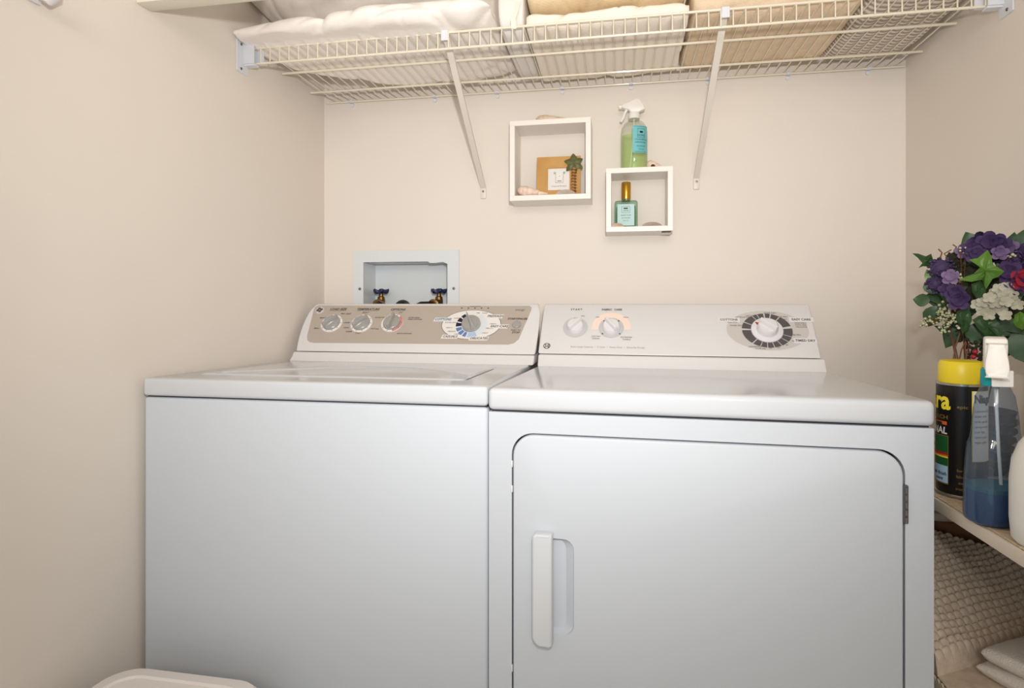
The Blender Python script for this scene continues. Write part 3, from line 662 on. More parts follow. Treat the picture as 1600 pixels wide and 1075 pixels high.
bm = cloth(-0.690, -0.062, 0.262, 0.690, ZS - 0.022, 1.7640, 200, 64, 2.3, 3.2, 0.009, 8, True, 1, 0.0, crease=0.012, topfn=lambda x: 0.82 + 0.40 * min(1, max(0, (x + 0.60) / 0.40)), yb=lambda x: 0.44 + 0.25 * min(1, max(0, (x + 0.68) / 0.34)) ** 0.7)
solo('pillow', bm, M_PILLOW, 'lower cream pillow lying on the left end of the wire shelf', 'pillow', 'bed pillows on the wire shelf', 60)
bm = cloth(-0.690, -0.150, 0.285, 0.680, 1.7640, 1.9000, 140, 56, 2.3, 3.0, 0.008, 7, False, 5, crease=0.010, zl=lambda x: 0.085 * max(0, (x + 0.60)))
solo('pillow', bm, M_PILLOW2, 'upper pale pillow stacked on the cream pillow at the left', 'pillow', 'bed pillows on the wire shelf', 60)
bm = cloth(-0.056, 0.006, 0.350, 0.690, ZS, 1.880, 60, 40, 5, 7, 0.003, 9, True, 8)
sh = solo('folded_sheet', bm, M_SHEET, 'folded white sheet standing between the pillows and the cream blankets', 'sheet', None, 60)
bm = nb(); pts = [(-0.006, 0.348, 1.760), (-0.010, 0.340, 1.735), (-0.016, 0.334, 1.712), (-0.014, 0.333, 1.690)]
for i in range(len(pts) - 1):
    pass
A = [bm.verts.new((x - 0.006, y, z)) for x, y, z in pts]; B_ = [bm.verts.new((x + 0.006, y, z)) for x, y, z in pts]
A2 = [bm.verts.new((x - 0.006, y + 0.002, z)) for x, y, z in pts]; B2 = [bm.verts.new((x + 0.006, y + 0.002, z)) for x, y, z in pts]
for i in range(3):
    bm.faces.new([A[i], B_[i], B_[i + 1], A[i + 1]]); bm.faces.new([A2[i], A2[i + 1], B2[i + 1], B2[i]]); bm.faces.new([A[i], A[i + 1], A2[i + 1], A2[i]]); bm.faces.new([B_[i], B2[i], B2[i + 1], B_[i + 1]])
bm.faces.new([A[0], A2[0], B2[0], B_[0]]); bm.faces.new([A[3], B_[3], B2[3], A2[3]])
bmesh.ops.translate(bm, verts=bm.verts, vec=-Vector(sh.location))
o = obj('tie_strap', bm, M_IVORY, None, 40); o.parent = sh
bm = cloth(0.009, 0.379, 0.345, 0.700, ZS - 0.010, 1.7420, 160, 64, 3.2, 9, 0.006, 14, True, 11, fold=1, crease=0.008, csc=9)
solo('folded_comforter', bm, M_IVORY, 'ivory folded comforter on the wires in the middle of the shelf', 'comforter', None, 60)
bm = cloth(0.010, 0.375, 0.335, 0.690, 1.7440, 1.8600, 120, 56, 4, 9, 0.006, 11, False, 14, fold=3, crease=0.006, csc=9)
solo('folded_blanket', bm, M_CREAM, 'cream folded blanket on top of the ivory comforter', 'blanket', 'folded blankets on the wire shelf', 60)
bm = cloth(0.384, 0.742, 0.342, 0.692, ZS - 0.008, 1.8300, 130, 56, 4, 9, 0.005, 12, True, 17, fold=2, crease=0.006, csc=8)
solo('folded_blanket', bm, M_TAN, 'tan fleece blanket folded on the shelf beside the grey ribbed blanket', 'blanket', 'folded blankets on the wire shelf', 60)
bm = cloth(0.742, 0.952, 0.318, 0.728, ZS - 0.010, 1.8200, 90, 60, 3.0, 4, 0.006, 10, True, 21, fold=3)
solo('folded_blanket', bm, M_STRIPE, 'grey ribbed blanket at the right end of the wire shelf', 'blanket', 'folded blankets on the wire shelf', 60)
bm = cloth(0.778, 0.842, 0.276, 0.312, 1.6880, 1.7800, 20, 24, 2.6, 3.0, 0.003, 20, False, 25)
solo('hand_towel', bm, M_CREAM, 'cream towel corner hanging over the front rail before the grey blanket', 'towel', None, 60)

# ------------------------------------------------------------------ cube shelves
def cube_shelf(x0, x1, z0, z1, yf, t, label):
    s = thing('cube_shelf', label, 'wall shelf', ((x0 + x1) / 2, (yf + YB) / 2, z0), 'white cube shelves on the back wall')
    yb = YB - 0.001
    for nm, b in (('top_panel', (x0, x1, yf, yb, z1 - t, z1)), ('bottom_panel', (x0, x1, yf, yb, z0, z0 + t)), ('side_panel', (x0, x0 + t, yf, yb, z0 + t, z1 - t)), ('side_panel', (x1 - t, x1, yf, yb, z0 + t, z1 - t))):
        bm = nb(); box(bm, *b, 0.0006, 1); obj(nm, bm, M_CUBE, s)
    return s
cube_shelf(-0.0790, 0.1480, 1.3480, 1.5730, 0.635, 0.0145, 'larger white cube shelf holding the wooden picture frame')
c2 = cube_shelf(0.1892, 0.3670, 1.2550, 1.4290, 0.635, 0.0140, 'smaller white cube shelf holding the gold-capped bottle')
bm = nb(); box(bm, 0.338, 0.352, 0.640, 0.660, 1.2528, 1.2552, 0.0008, 1); box(bm, 0.352, 0.362, 0.637, 0.652, 1.2518, 1.2552, 0.0008, 1)
plabel(obj('worn_spot', bm, mat('worn_dark', (96, 78, 66), 0.8), c2), 'chipped dark spot under the right corner')

M_SHELL = mat('shell_cream', (232, 214, 190), 0.5, rgb2=(206, 176, 146), vscale=60)
M_SHELLP = mat('shell_pink', (246, 226, 210), 0.45, rgb2=(226, 190, 168), vscale=70)
M_SHELLW = mat('shell_white', (238, 226, 216), 0.45, rgb2=(222, 200, 188), vscale=50)
def shell_fan(c, w, h, d, n=9, rot=0.0):
    """ribbed half shell"""
    bm = nb(); rows = []; c = Vector(c)
    for i in range(13):
        v = i / 12 * PI / 2; row = []
        for j in range(n * 4 + 1):
            u = -PI / 2 + PI * j / (n * 4); rib = 1 + 0.06 * math.cos(j / 4 * 2 * PI)
            x = w * math.sin(u) * math.cos(v) * rib; y = d * math.cos(u) * math.cos(v) * rib * 2 - d; z = h * math.sin(v) * rib
            row.append(bm.verts.new(c + Vector((x * math.cos(rot) - y * math.sin(rot), x * math.sin(rot) + y * math.cos(rot), z))))
        rows.append(row)
    for i in range(12):
        for j in range(n * 4): bm.faces.new([rows[i][j], rows[i][j + 1], rows[i + 1][j + 1], rows[i + 1][j]])
    bmesh.ops.remove_doubles(bm, verts=bm.verts, dist=1e-5)
    be = [e for e in bm.edges if e.is_boundary]
    bmesh.ops.holes_fill(bm, edges=be)
    return bm
def spiral_shell(c, L, R, ang=0.0, tilt=0.0, whorl=6, n=16, seed=1):
    """tapering whorled shell lying on its side along +x"""
    bm = nb(); rows = []; c = Vector(c); M = Matrix.Rotation(ang, 3, 'Z') @ Matrix.Rotation(tilt, 3, 'Y'); N = 40
    for i in range(N + 1):
        t = i / N; prof = R * (math.sin(PI * min(1, t * 3.2) / 2) ** 0.7) * (1 - t) ** 0.75 + 0.0012; prof *= 1 + 0.12 * abs(math.sin(t * whorl * PI)) 
        rows.append([bm.verts.new(c + M @ Vector((L * t, prof * math.cos(2 * PI * k / n + t * 3), prof * math.sin(2 * PI * k / n + t * 3))) + Vector((0, 0, 0))) for k in range(n)])
    for i in range(N):
        for k in range(n): bm.faces.new([rows[i][k], rows[i][(k + 1) % n], rows[i + 1][(k + 1) % n], rows[i + 1][k]])
    bm.faces.new(rows[0][::-1]); bm.faces.new(rows[-1])
    zmin = min(v.co.z for v in bm.verts); bmesh.ops.translate(bm, verts=bm.verts, vec=(0, 0, c.z - zmin))
    return bm
bm = spiral_shell((-0.010, 0.675, 1.5732), 0.098, 0.0125, 0.02, 0.06, 5); solo('seashell', bm, M_SHELL, 'long tapering shell lying on top of the larger cube shelf', 'shell', 'sea shells on the cube shelves')
bm = spiral_shell((-0.061, 0.655, 1.3627), 0.082, 0.0165, 0.10, 0.14, 5); solo('seashell', bm, M_SHELLP, 'pinkish whelk shell left of the picture frame in the cube shelf', 'shell', 'sea shells on the cube shelves')
bm = shell_fan((0.078, 0.655, 1.3627), 0.026, 0.013, 0.012); solo('seashell', bm, M_SHELLW, 'white fan shell in front of the picture frame', 'shell', 'sea shells on the cube shelves')
bm = spiral_shell((-0.003, 0.652, 1.3627), 0.032, 0.0065, -0.2, 0.1, 3); solo('seashell', bm, M_SHELLP, 'small pointed shell lying before the picture frame centre', 'shell', 'sea shells on the cube shelves')
bm = spiral_shell((0.298, 0.680, 1.4292), 0.046, 0.0150, 0.05, 0.18, 3)
sp_ = solo('seashell', bm, M_SHELLP, 'pinkish shell with dark opening beside the green spray bottle', 'shell', 'sea shells on the cube shelves')
bm = nb(); lathe(bm, [(0.006, 0), (0.005, 0.002), (0, 0.0022)], (0.316, 0.6655, 1.4365), 12, (Vector((1, 0, 0)), Vector((0, 0, 1)), Vector((0, -1, 0)))); bmesh.ops.translate(bm, verts=bm.verts, vec=-Vector(sp_.location)); o = obj('opening', bm, mat('shell_dark', (70, 26, 22), 0.6), None); o.parent = sp_
bm = shell_fan((0.2195, 0.653, 1.2692), 0.0165, 0.0105, 0.008); solo('seashell', bm, M_SHELLP, 'small pink fan shell before the gold-capped bottle', 'shell', 'sea shells on the cube shelves')
bm = shell_fan((0.312, 0.670, 1.2692), 0.026, 0.0125, 0.014); solo('seashell', bm, M_SHELLW, 'cream fan shell at the right in the smaller cube shelf', 'shell', 'sea shells on the cube shelves')

# picture frame with palm tree
M_OAK = mat('honey_wood', (206, 160, 92), 0.5, rgb2=(188, 138, 72), vscale=14)
pf = thing('picture_frame', 'honey wood picture frame with a palm tree ornament in the cube shelf', 'picture frame', (0.053, 0.69, 1.3627))
FR = Panel((-0.0095, 0.690, 1.3627), (0, 0.10, 1.0))
bm = nb(); rg = poly_fill(bm, [[(0, 0), (0.1255, 0), (0.1255, 0.1195), (0, 0.1195)], [(0.032, 0.021), (0.032, 0.086), (0.0945, 0.086), (0.0945, 0.021)]], lambda x, y: FR(x, y, 0.006))
r = bmesh.ops.extrude_face_region(bm, geom=list(bm.faces)); bmesh.ops.translate(bm, verts=[g for g in r['geom'] if isinstance(g, bmesh.types.BMVert)], vec=FR.n * -0.010); obj('frame', bm, M_OAK, pf, 30)
bm = nb(); slab(bm, [(0.030, 0.019), (0.0965, 0.019), (0.0965, 0.088), (0.030, 0.088)], FR, -0.002, 0.001); pic = obj('picture', bm, M_WHITEP, pf)
bm = nb()
for x0_, x1_, y0_, y1_ in ((0.0535, 0.0545, 0.044, 0.070), (0.0755, 0.0765, 0.044, 0.070), (0.0535, 0.0765, 0.0435, 0.0445), (0.059, 0.071, 0.0475, 0.0500), (0.064, 0.066, 0.062, 0.064)):
    bm.faces.new([bm.verts.new(FR(*q, 0.0013)) for q in ((x0_, y0_), (x1_, y0_), (x1_, y1_), (x0_, y1_))])
letter(bm, 'tropical breeze', 0.0070, lambda x, y: FR(0.0645 + x, 0.034 + y, 0.0013), shear=0.2); obj('drawing', bm, M_PRINTG, pic)
bm = nb()
for cx in (0.0515, 0.0785):
    for k in range(5):
        a = 2 * PI * k / 5 + 0.3; q = [(0, 0), (0.0028 * math.cos(a - 0.4), 0.0028 * math.sin(a - 0.4)), (0.0048 * math.cos(a), 0.0048 * math.sin(a)), (0.0028 * math.cos(a + 0.4), 0.0028 * math.sin(a + 0.4))]
        bm.faces.new([bm.verts.new(FR(cx + x, 0.0725 + y, 0.0015)) for x, y in q])
obj('drawn_palms', bm, mat('print_green', (110, 160, 110), 0.6), pic)
M_PALM = mat('palm_green', (112, 112, 66), 0.45, rgb2=(80, 86, 48), vscale=80); M_TRUNK = mat('palm_trunk', (190, 138, 80), 0.5, rgb2=(150, 100, 52), vscale=60)
for k in range(6):
    a = math.radians(90 + 60 * k + 6); L = (0.034, 0.031, 0.028, 0.027, 0.027, 0.030)[k]; bm = nb(); rowA = []
    for i in range(7):
        t = i / 6; wd = 0.0092 * math.sin(PI * (0.12 + 0.86 * t)) * (1.15 if i % 2 else 0.9); x, y = L * t * math.cos(a), L * t * math.sin(a) - 0.004 * t * t
        px, py = -math.sin(a), math.cos(a)
        rowA.append([bm.verts.new(FR(0.1075 + x + px * s_ * wd, 0.096 + y + py * s_ * wd, 0.013 + hh - 0.006 * t * t)) for s_, hh in ((-1, 0), (0, 0.003), (1, 0), (0, -0.002))])
    for i in range(6):
        for q in range(4): bm.faces.new([rowA[i][q], rowA[i][(q + 1) % 4], rowA[i + 1][(q + 1) % 4], rowA[i + 1][q]])
    bm.faces.new(rowA[0]); bm.faces.new(rowA[-1][::-1]); obj('palm_frond', bm, M_PALM, pf)
bm = nb(); pts = []; rs = []
for i in range(29):
    t = i / 28; pts.append(FR(0.108 - 0.003 * math.sin(t * 2), 0.090 - 0.086 * t, 0.009)); rs.append(0.0052 + 0.0022 * t + (0.0011 if i % 3 == 0 else 0))
tube(bm, pts, 0.006, 10, True, rs); tr = obj('palm_trunk', bm, M_TRUNK, pf)
bm = nb()
for i in range(9):
    y = 0.076 - 0.0088 * i; x = 0.1075; q = 0.0075
    tube(bm, [FR(x - q, y, 0.012), FR(x - q * 0.5, y + 0.001, 0.0168), FR(x + q * 0.5, y - 0.001, 0.0168), FR(x + q, y, 0.012)], 0.0009, 5)
obj('trunk_notches', bm, mat('trunk_dark', (78, 52, 30), 0.6), tr)

# ------------------------------------------------------------------ bottles on the cube shelves
def glass(name, rgb, rough=0.03, edge=0.6, cloud=0.0, crgb=(255, 255, 255)):
    """thin clear plastic or liquid: tinted see-through with a fresnel gloss"""
    if name in MATS: return MATS[name]
    m = bpy.data.materials.new(name); m.use_nodes = True; nt = m.node_tree; out = nt.nodes['Material Output']; nt.nodes.remove(nt.nodes['Principled BSDF'])
    t = nt.nodes.new('ShaderNodeBsdfTransparent'); g = nt.nodes.new('ShaderNodeBsdfGlossy'); g.inputs['Roughness'].default_value = rough; g.inputs['Color'].default_value = (1, 1, 1, 1)
    lw = nt.nodes.new('ShaderNodeLayerWeight'); lw.inputs['Blend'].default_value = 0.35; mx = nt.nodes.new('ShaderNodeMix'); mx.data_type = 'RGBA'
    c = srgb(*rgb); mx.inputs['A'].default_value = c; mx.inputs['B'].default_value = tuple(x * edge for x in c[:3]) + (1,)
    nt.links.new(lw.outputs['Facing'], mx.inputs['Factor']); nt.links.new(mx.outputs['Result'], t.inputs['Color'])
    lw2 = nt.nodes.new('ShaderNodeLayerWeight'); lw2.inputs['Blend'].default_value = 0.5; pw = nt.nodes.new('ShaderNodeMath'); pw.operation = 'POWER'; pw.inputs[1].default_value = 3.5; nt.links.new(lw2.outputs['Facing'], pw.inputs[0])
    fr = nt.nodes.new('ShaderNodeMath'); fr.operation = 'MULTIPLY_ADD'; fr.inputs[1].default_value = 0.30; fr.inputs[2].default_value = 0.045; nt.links.new(pw.outputs[0], fr.inputs[0]); ms = nt.nodes.new('ShaderNodeMixShader')
    nt.links.new(fr.outputs[0], ms.inputs['Fac']); nt.links.new(t.outputs[0], ms.inputs[1]); nt.links.new(g.outputs[0], ms.inputs[2]); nt.links.new(ms.outputs[0], out.inputs['Surface'])
    if cloud:      # a little milky body so the liquid shows its own colour
        df = nt.nodes.new('ShaderNodeBsdfDiffuse'); df.inputs['Color'].default_value = srgb(*crgb); m2 = nt.nodes.new('ShaderNodeMixShader'); m2.inputs['Fac'].default_value = cloud
        nt.links.new(ms.outputs[0], m2.inputs[1]); nt.links.new(df.outputs[0], m2.inputs[2]); nt.links.new(m2.outputs[0], out.inputs['Surface'])
    MATS[name] = m
    return m
G_CLEAR = glass('clear_plastic', (250, 252, 248), 0.03, 0.80)
G_GREEN = glass('green_liquid', (246, 255, 228), 0.05, 0.9, 0.12, (226, 250, 200))
G_AQUA = glass('aqua_glass', (226, 246, 236), 0.03, 0.5)
M_TEAL = mat('teal_label', (116, 192, 198), 0.5); M_AQLAB = mat('pale_aqua_label', (186, 218, 214), 0.5); M_GOLD = mat('gold_cap', (214, 164, 62), 0.2, metal=0.9)
M_TRIG = mat('white_trigger', (240, 236, 230), 0.4)
sb = thing('spray_bottle', 'clear spray bottle with pale green liquid and teal label on the smaller cube shelf', 'bottle', (0.2660, 0.690, 1.4292))
c = Vector((0.2660, 0.690, 1.4292))
bm = nb(); lathe(bm, [(0, 0.0005), (0.034, 0.0005), (0.0368, 0.004), (0.0368, 0.108), (0.0345, 0.122), (0.027, 0.134), (0.0165, 0.141), (0.0140, 0.145), (0.0140, 0.153), (0, 0.153)], c, 40); body = obj('bottle_body', bm, G_CLEAR, sb)
bm = nb(); lathe(bm, [(0, 0.003), (0.0335, 0.003), (0.0350, 0.006), (0.0350, 0.098), (0, 0.098)], c, 40); plabel(obj('liquid', bm, G_GREEN, sb), 'pale green liquid')
def cpatch(bm, c, r, a0, a1, z0, z1, n=14):
    A = [bm.verts.new((c[0] + r * math.cos(a), c[1] + r * math.sin(a), z0)) for a in [math.radians(a0 + (a1 - a0) * k / n) for k in range(n + 1)]]
    B = [bm.verts.new((v.co.x, v.co.y, z1)) for v in A]
    for k in range(n): bm.faces.new([A[k], A[k + 1], B[k + 1], B[k]])
    return bm
def cletter(bm, c, r, am, zm, body, size, bold=0.0, shear=0.0, align='CENTER', sx=1.0):
    def fn(x, y):
        a = math.radians(am) + x * sx / r; return Vector((c[0] + r * math.cos(a), c[1] + r * math.sin(a), zm + y))
    return letter(bm, body, size, fn, align, shear, bold)
bm = nb(); cpatch(bm, c, 0.0374, 262, 336, 1.4735, 1.5480); lb = plabel(obj('bottle_label', bm, M_TEAL, sb), 'teal paper label')
bm = nb(); am = 299; RL = 0.0378
for zq, bo, sz in ((1.5210, 'MOXIE', 0.0075), (1.5095, 'COUNTERTOP', 0.0058), (1.5020, 'SURFACE SPRAY', 0.0048), (1.4920, 'sea minerals', 0.0052), (1.4830, '16 FL OZ', 0.0045)): cletter(bm, c, RL, am, zq, bo if bo != 'MOXIE' else 'HOME', sz)
for a0, a1, z0, z1 in ((268, 330, 1.4760, 1.4766), (268, 330, 1.5452, 1.5458), (282, 318, 1.5150, 1.5156), (282, 318, 1.5390, 1.5396)): cpatch(bm, c, RL, a0, a1, z0, z1)
for a0 in (282, 317.2): cpatch(bm, c, RL, a0, a0 + 0.8, 1.5150, 1.5396, 2)
cpatch(bm, c, RL, 292, 307, 1.5280, 1.5330)
obj('label_print', bm, M_PRINTB, lb)
# trigger head, nozzle to the left
bm = nb(); lathe(bm, [(0.0155, 0.147), (0.0155, 0.160), (0.0135, 0.165), (0, 0.166)], c, 24); obj('collar', bm, M_TRIG, sb)
hx = c.x
bm = nb(); hd = [(-0.034, 0.1805), (-0.034, 0.1900), (-0.016, 0.1960), (0.004, 0.2050), (0.014, 0.2030), (0.026, 0.1860), (0.030, 0.1730), (0.020, 0.1700), (0.012, 0.1660), (-0.010, 0.1660), (-0.014, 0.1740)]
slab(bm, hd, lambda x, z, h: Vector((hx + x, c.y + h, c.z + z - 0.002)), -0.0095, 0.0095); bevel_sharp(bm, 0.003, 2, 40); obj('trigger_head', bm, M_TRIG, sb)
bm = nb(); tube(bm, [(hx - 0.020, c.y, c.z + 0.176), (hx - 0.026, c.y, c.z + 0.164), (hx - 0.031, c.y, c.z + 0.150), (hx - 0.037, c.y, c.z + 0.141)], 0.004, 8); obj('trigger', bm, M_TRIG, sb)
bm = nb(); tube(bm, [(hx - 0.034, c.y, c.z + 0.1835), (hx - 0.042, c.y, c.z + 0.1835)], 0.0065, 12); obj('nozzle', bm, M_TRIG, sb)
bm = nb(); tube(bm, [(hx, c.y, c.z + 0.15), (hx - 0.004, c.y, c.z + 0.08), (hx - 0.012, c.y, c.z + 0.006)], 0.0018, 6); obj('dip_tube', bm, M_TRIG, sb)

pb = thing('soap_bottle', 'square aqua bottle with gold cap and pale label in the smaller cube shelf', 'bottle', (0.2440, 0.693, 1.2692))
bm = nb(); box(bm, 0.2125, 0.2750, 0.6740, 0.7120, 1.2692, 1.3470, 0.006, 3); lathe(bm, [(0.0105, 0), (0.0105, 0.006)], (0.2440, 0.693, 1.3470), 20); obj('bottle_body', bm, G_AQUA, pb)
bm = nb(); box(bm, 0.2175, 0.2700, 0.6785, 0.7075, 1.2750, 1.3330, 0.004, 2); plabel(obj('liquid', bm, glass('aqua_liquid', (190, 232, 208), 0.05, 0.6), pb), 'green liquid')
bm = nb(); lathe(bm, [(0.0125, 0), (0.0130, 0.002), (0.0130, 0.046), (0.0120, 0.048), (0, 0.048)], (0.2440, 0.693, 1.3520), 28); plabel(obj('cap', bm, M_GOLD, pb), 'polished gold cap')
bm = nb(); box(bm, 0.2195, 0.2660, 0.6732, 0.6738, 1.2760, 1.3360); lb = obj('bottle_label', bm, M_AQLAB, pb)
bm = nb(); LP = Panel((0.2195, 0.6730, 1.2760), (0, 0, 1))
for x0_, x1_, y0_, y1_ in ((0.012, 0.0345, 0.0360, 0.0366), (0.012, 0.0345, 0.0530, 0.0536), (0.012, 0.0126, 0.036, 0.0536), (0.0339, 0.0345, 0.036, 0.0536), (0.017, 0.029, 0.0465, 0.0500)):
    bm.faces.new([bm.verts.new(LP(*q)) for q in ((x0_, y0_), (x1_, y0_), (x1_, y1_), (x0_, y1_))])
for y, t_, z in ((0.0415, 'HOME', 0.0055), (0.0290, 'HAND SOAP', 0.0050), (0.0220, 'sea minerals', 0.0050), (0.0140, '8 FL OZ', 0.0042)): letter(bm, t_, z, lambda a, b: LP(0.0233 + a, y + b))
obj('label_print', bm, M_PRINTB, lb)

# ------------------------------------------------------------------ right-hand side shelves
M_SHELFW = mat('shelf_paint', (216, 202, 184), 0.5, var=0.03, vscale=15)
SX0, SY0, SY1, SZ = 0.7115, -0.80, 0.42, 0.7550
ss = thing('side_shelf', 'painted side shelf along the right wall beside the dryer with woven liner', 'shelf', (0.85, -0.19, SZ - 0.02))
bm = nb(); box(bm, SX0, XR - 0.001, SY0, SY1, SZ - 0.0205, SZ - 0.002, 0.0015, 2); obj('board', bm, M_SHELFW, ss)
# woven liner: basket weave relief
def weave(u, v):
    iu, iv = math.floor(u), math.floor(v); fu, fv = u - iu, v - iv
    if (iu + iv) % 2: return math.sin(PI * fu) ** 0.6 * (0.55 + 0.45 * math.sin(PI * fv))
    return math.sin(PI * fv) ** 0.6 * (0.55 + 0.45 * math.sin(PI * fu))
bm = nb(); nx, ny = 70, 380; g = []
for j in range(ny + 1):
    row = []
    for i in range(nx + 1):
        x = SX0 + 0.004 + (XR - 0.004 - SX0 - 0.004) * i / nx; y = -0.79 + (SY1 - 0.01 + 0.79) * j / ny
        row.append(bm.verts.new((x, y, SZ - 0.0016 + 0.0016 * weave(x / 0.0105, y / 0.0105))))
    g.append(row)
for j in range(ny):
    for i in range(nx): bm.faces.new([g[j][i], g[j][i + 1], g[j + 1][i + 1], g[j + 1][i]])
lo = obj('woven_liner', bm, mat('woven_liner', (222, 202, 174), 0.8, rgb2=(196, 172, 142), vscale=120), ss); plabel(lo, 'cream woven shelf liner')
bm = nb(); box(bm, XR - 0.020, XR - 0.0008, SY0, 0.60, SZ - 0.045, SZ - 0.0210, 0.001, 1); obj('support_cleat', bm, M_SHELFW, ss)
ls = thing('lower_side_shelf', 'lower shelf board on the right wall carrying the knitted throws', 'shelf', (0.85, -0.19, 0.38))
bm = nb(); box(bm, SX0, XR - 0.001, SY0, SY1, 0.380, 0.399, 0.0015, 2); obj('board', bm, M_SHELFW, ls)
bm = nb(); box(bm, XR - 0.020, XR - 0.0008, SY0, 0.60, 0.355, 0.3795, 0.001, 1); obj('support_cleat', bm, M_SHELFW, ls)
# corner leg posts holding the shelves up at the wall
bx = thing('wooden_crate', 'brown wooden crate with a pale rim under the side shelf behind the throws', 'crate', (0.85, 0.36, 0.399))
M_BROWN = mat('brown_wood', (150, 104, 66), 0.6, rgb2=(124, 82, 50), vscale=20)
for k in range(4):
    z = 0.402 + k * 0.057
    bm = nb(); box(bm, 0.732, 0.965, 0.300, 0.309, z, z + 0.052, 0.001, 1); obj('slat', bm, M_BROWN, bx)
    bm = nb(); box(bm, 0.732, 0.740, 0.309, 0.410, z, z + 0.052, 0.001, 1); obj('side_slat', bm, M_BROWN, bx)
for x in (0.742, 0.955):
    bm = nb(); box(bm, x - 0.008, x + 0.008, 0.309, 0.325, 0.400, 0.632, 0.001, 1); obj('corner_post', bm, M_BROWN, bx)
bm = nb(); box(bm, 0.728, 0.969, 0.294, 0.312, 0.632, 0.644, 0.001, 1); plabel(obj('rim', bm, M_SHELFW, bx), 'pale rim')

# ------------------------------------------------------------------ knitted throws and towel
M_KNIT = mat('beige_knit', (238, 220, 200), 0.9, rgb2=(218, 196, 174), vscale=70, bump=0.3, bscale=400)
M_KNIT2 = mat('cream_knit', (248, 236, 210), 0.9, rgb2=(226, 210, 178), vscale=60, bump=0.3, bscale=400)
M_TERRY = mat('white_terry', (248, 240, 232), 0.95, bump=0.8, bscale=500, bdist=0.003)
def heap(fz, x0, x1, y0, y1, zb, nx, ny):
    bm = nb(); g = []
    for j in range(ny + 1):
        g.append([bm.verts.new(fz(x0 + (x1 - x0) * i / nx, y0 + (y1 - y0) * j / ny)) for i in range(nx + 1)])
    for j in range(ny):
        for i in range(nx): bm.faces.new([g[j][i], g[j][i + 1], g[j + 1][i + 1], g[j + 1][i]])
    r = bmesh.ops.extrude_edge_only(bm, edges=[e for e in bm.edges if e.is_boundary]); vs = [q for q in r['geom'] if isinstance(q, bmesh.types.BMVert)]
    for v in vs: v.co.z = zb
    bmesh.ops.holes_fill(bm, edges=[e for e in bm.edges if e.is_boundary])
    return bm
def chev(a, b, pa, pb):
    """chunky interlocked stitches"""
    jb = math.floor(b / pb); fb = b / pb - jb; sa = a / pa + 0.5 * (jb % 2); fa = sa - math.floor(sa)
    return max(0.0, math.sin(PI * fb)) ** 0.5 * max(0.0, math.sin(PI * fa)) ** 0.45
def ab(x, y): return (0.866 * (x - 0.715) + 0.5 * (y - 0.036), -0.5 * (x - 0.715) + 0.866 * (y - 0.036))
def f_throw(x, y):
    a, b = ab(x, y)
    if b < 0: z = 0.4860 + 0.034 * math.sqrt(max(0, 1 - (b / 0.022) ** 2)) if b > -0.022 else 0.4860
    else: z = 0.520 + 0.105 * math.sin(min(1, b / 0.22) * PI / 2)
    if b > -0.02: z += 0.007 * noise.noise(Vector((a * 14, b * 14, 3))) + 0.0075 * chev(a, b, 0.0165, 0.0095)
    return Vector((x, y, max(z, 0.4860)))
bm = heap(f_throw, 0.7050, XR - 0.006, -0.030, 0.275, 0.4858, 190, 240)
solo('knitted_throw', bm, M_KNIT, 'chunky beige knitted throw folded on the lower shelf beside the dryer', 'throw', None, 60)
def f_throw2(x, y):
    a, b = ab(x, y)
    z = 0.4740 + 0.003 * noise.noise(Vector((a * 16, b * 16, 8))) + 0.0085 * chev(a, b, 0.012, 0.0095)
    return Vector((x, y, min(z, 0.4854)))
bm = heap(f_throw2, 0.7040, XR - 0.006, -0.20, 0.28, 0.3993, 170, 240)
solo('knitted_throw', bm, M_KNIT2, 'cream knitted blanket with open edge under the beige throw', 'throw', None, 60)
bm = nb(); 
def towel(bm, a0, a1, b0, b1, z0, z1, seed):
    rows = []; N, R = 50, 28
    for i in range(N + 1):
        s = 2 * i / N - 1; k = max(0.03, (1 - abs(s) ** 6)) ** (1 / 6) if 0 < i < N else 0.03
        row = []
        for j in range(R):
            t = 2 * PI * j / R; c_, s_ = math.cos(t), math.sin(t)
            a = (a0 + a1) / 2 + (a1 - a0) / 2 * s; b = (b0 + b1) / 2 + (b1 - b0) / 2 * math.copysign(abs(c_) ** 0.6, c_); z = (z0 + z1) / 2 + (z1 - z0) / 2 * math.copysign(abs(s_) ** 0.6, s_) * k
            x = 0.715 + 0.866 * a - 0.5 * b; y = 0.036 + 0.5 * a + 0.866 * b; z += 0.004 * noise.noise(Vector((x * 22, y * 22, seed + z * 20)))
            row.append(bm.verts.new((min(x, XR - 0.006), y, z)))
        rows.append(row)
    for i in range(N):
        for j in range(R): bm.faces.new([rows[i][j], rows[i][(j + 1) % R], rows[i + 1][(j + 1) % R], rows[i + 1][j]])
    bm.faces.new(rows[0][::-1]); bm.faces.new(rows[-1])
towel(bm, 0.034, 0.225, -0.165, -0.040, 0.4880, 0.512, 2); towel(bm, 0.040, 0.225, -0.162, -0.043, 0.510, 0.536, 5)
solo('folded_towel', bm, M_TERRY, 'white terry towel folded in front of the beige knitted throw', 'towel', None, 60)

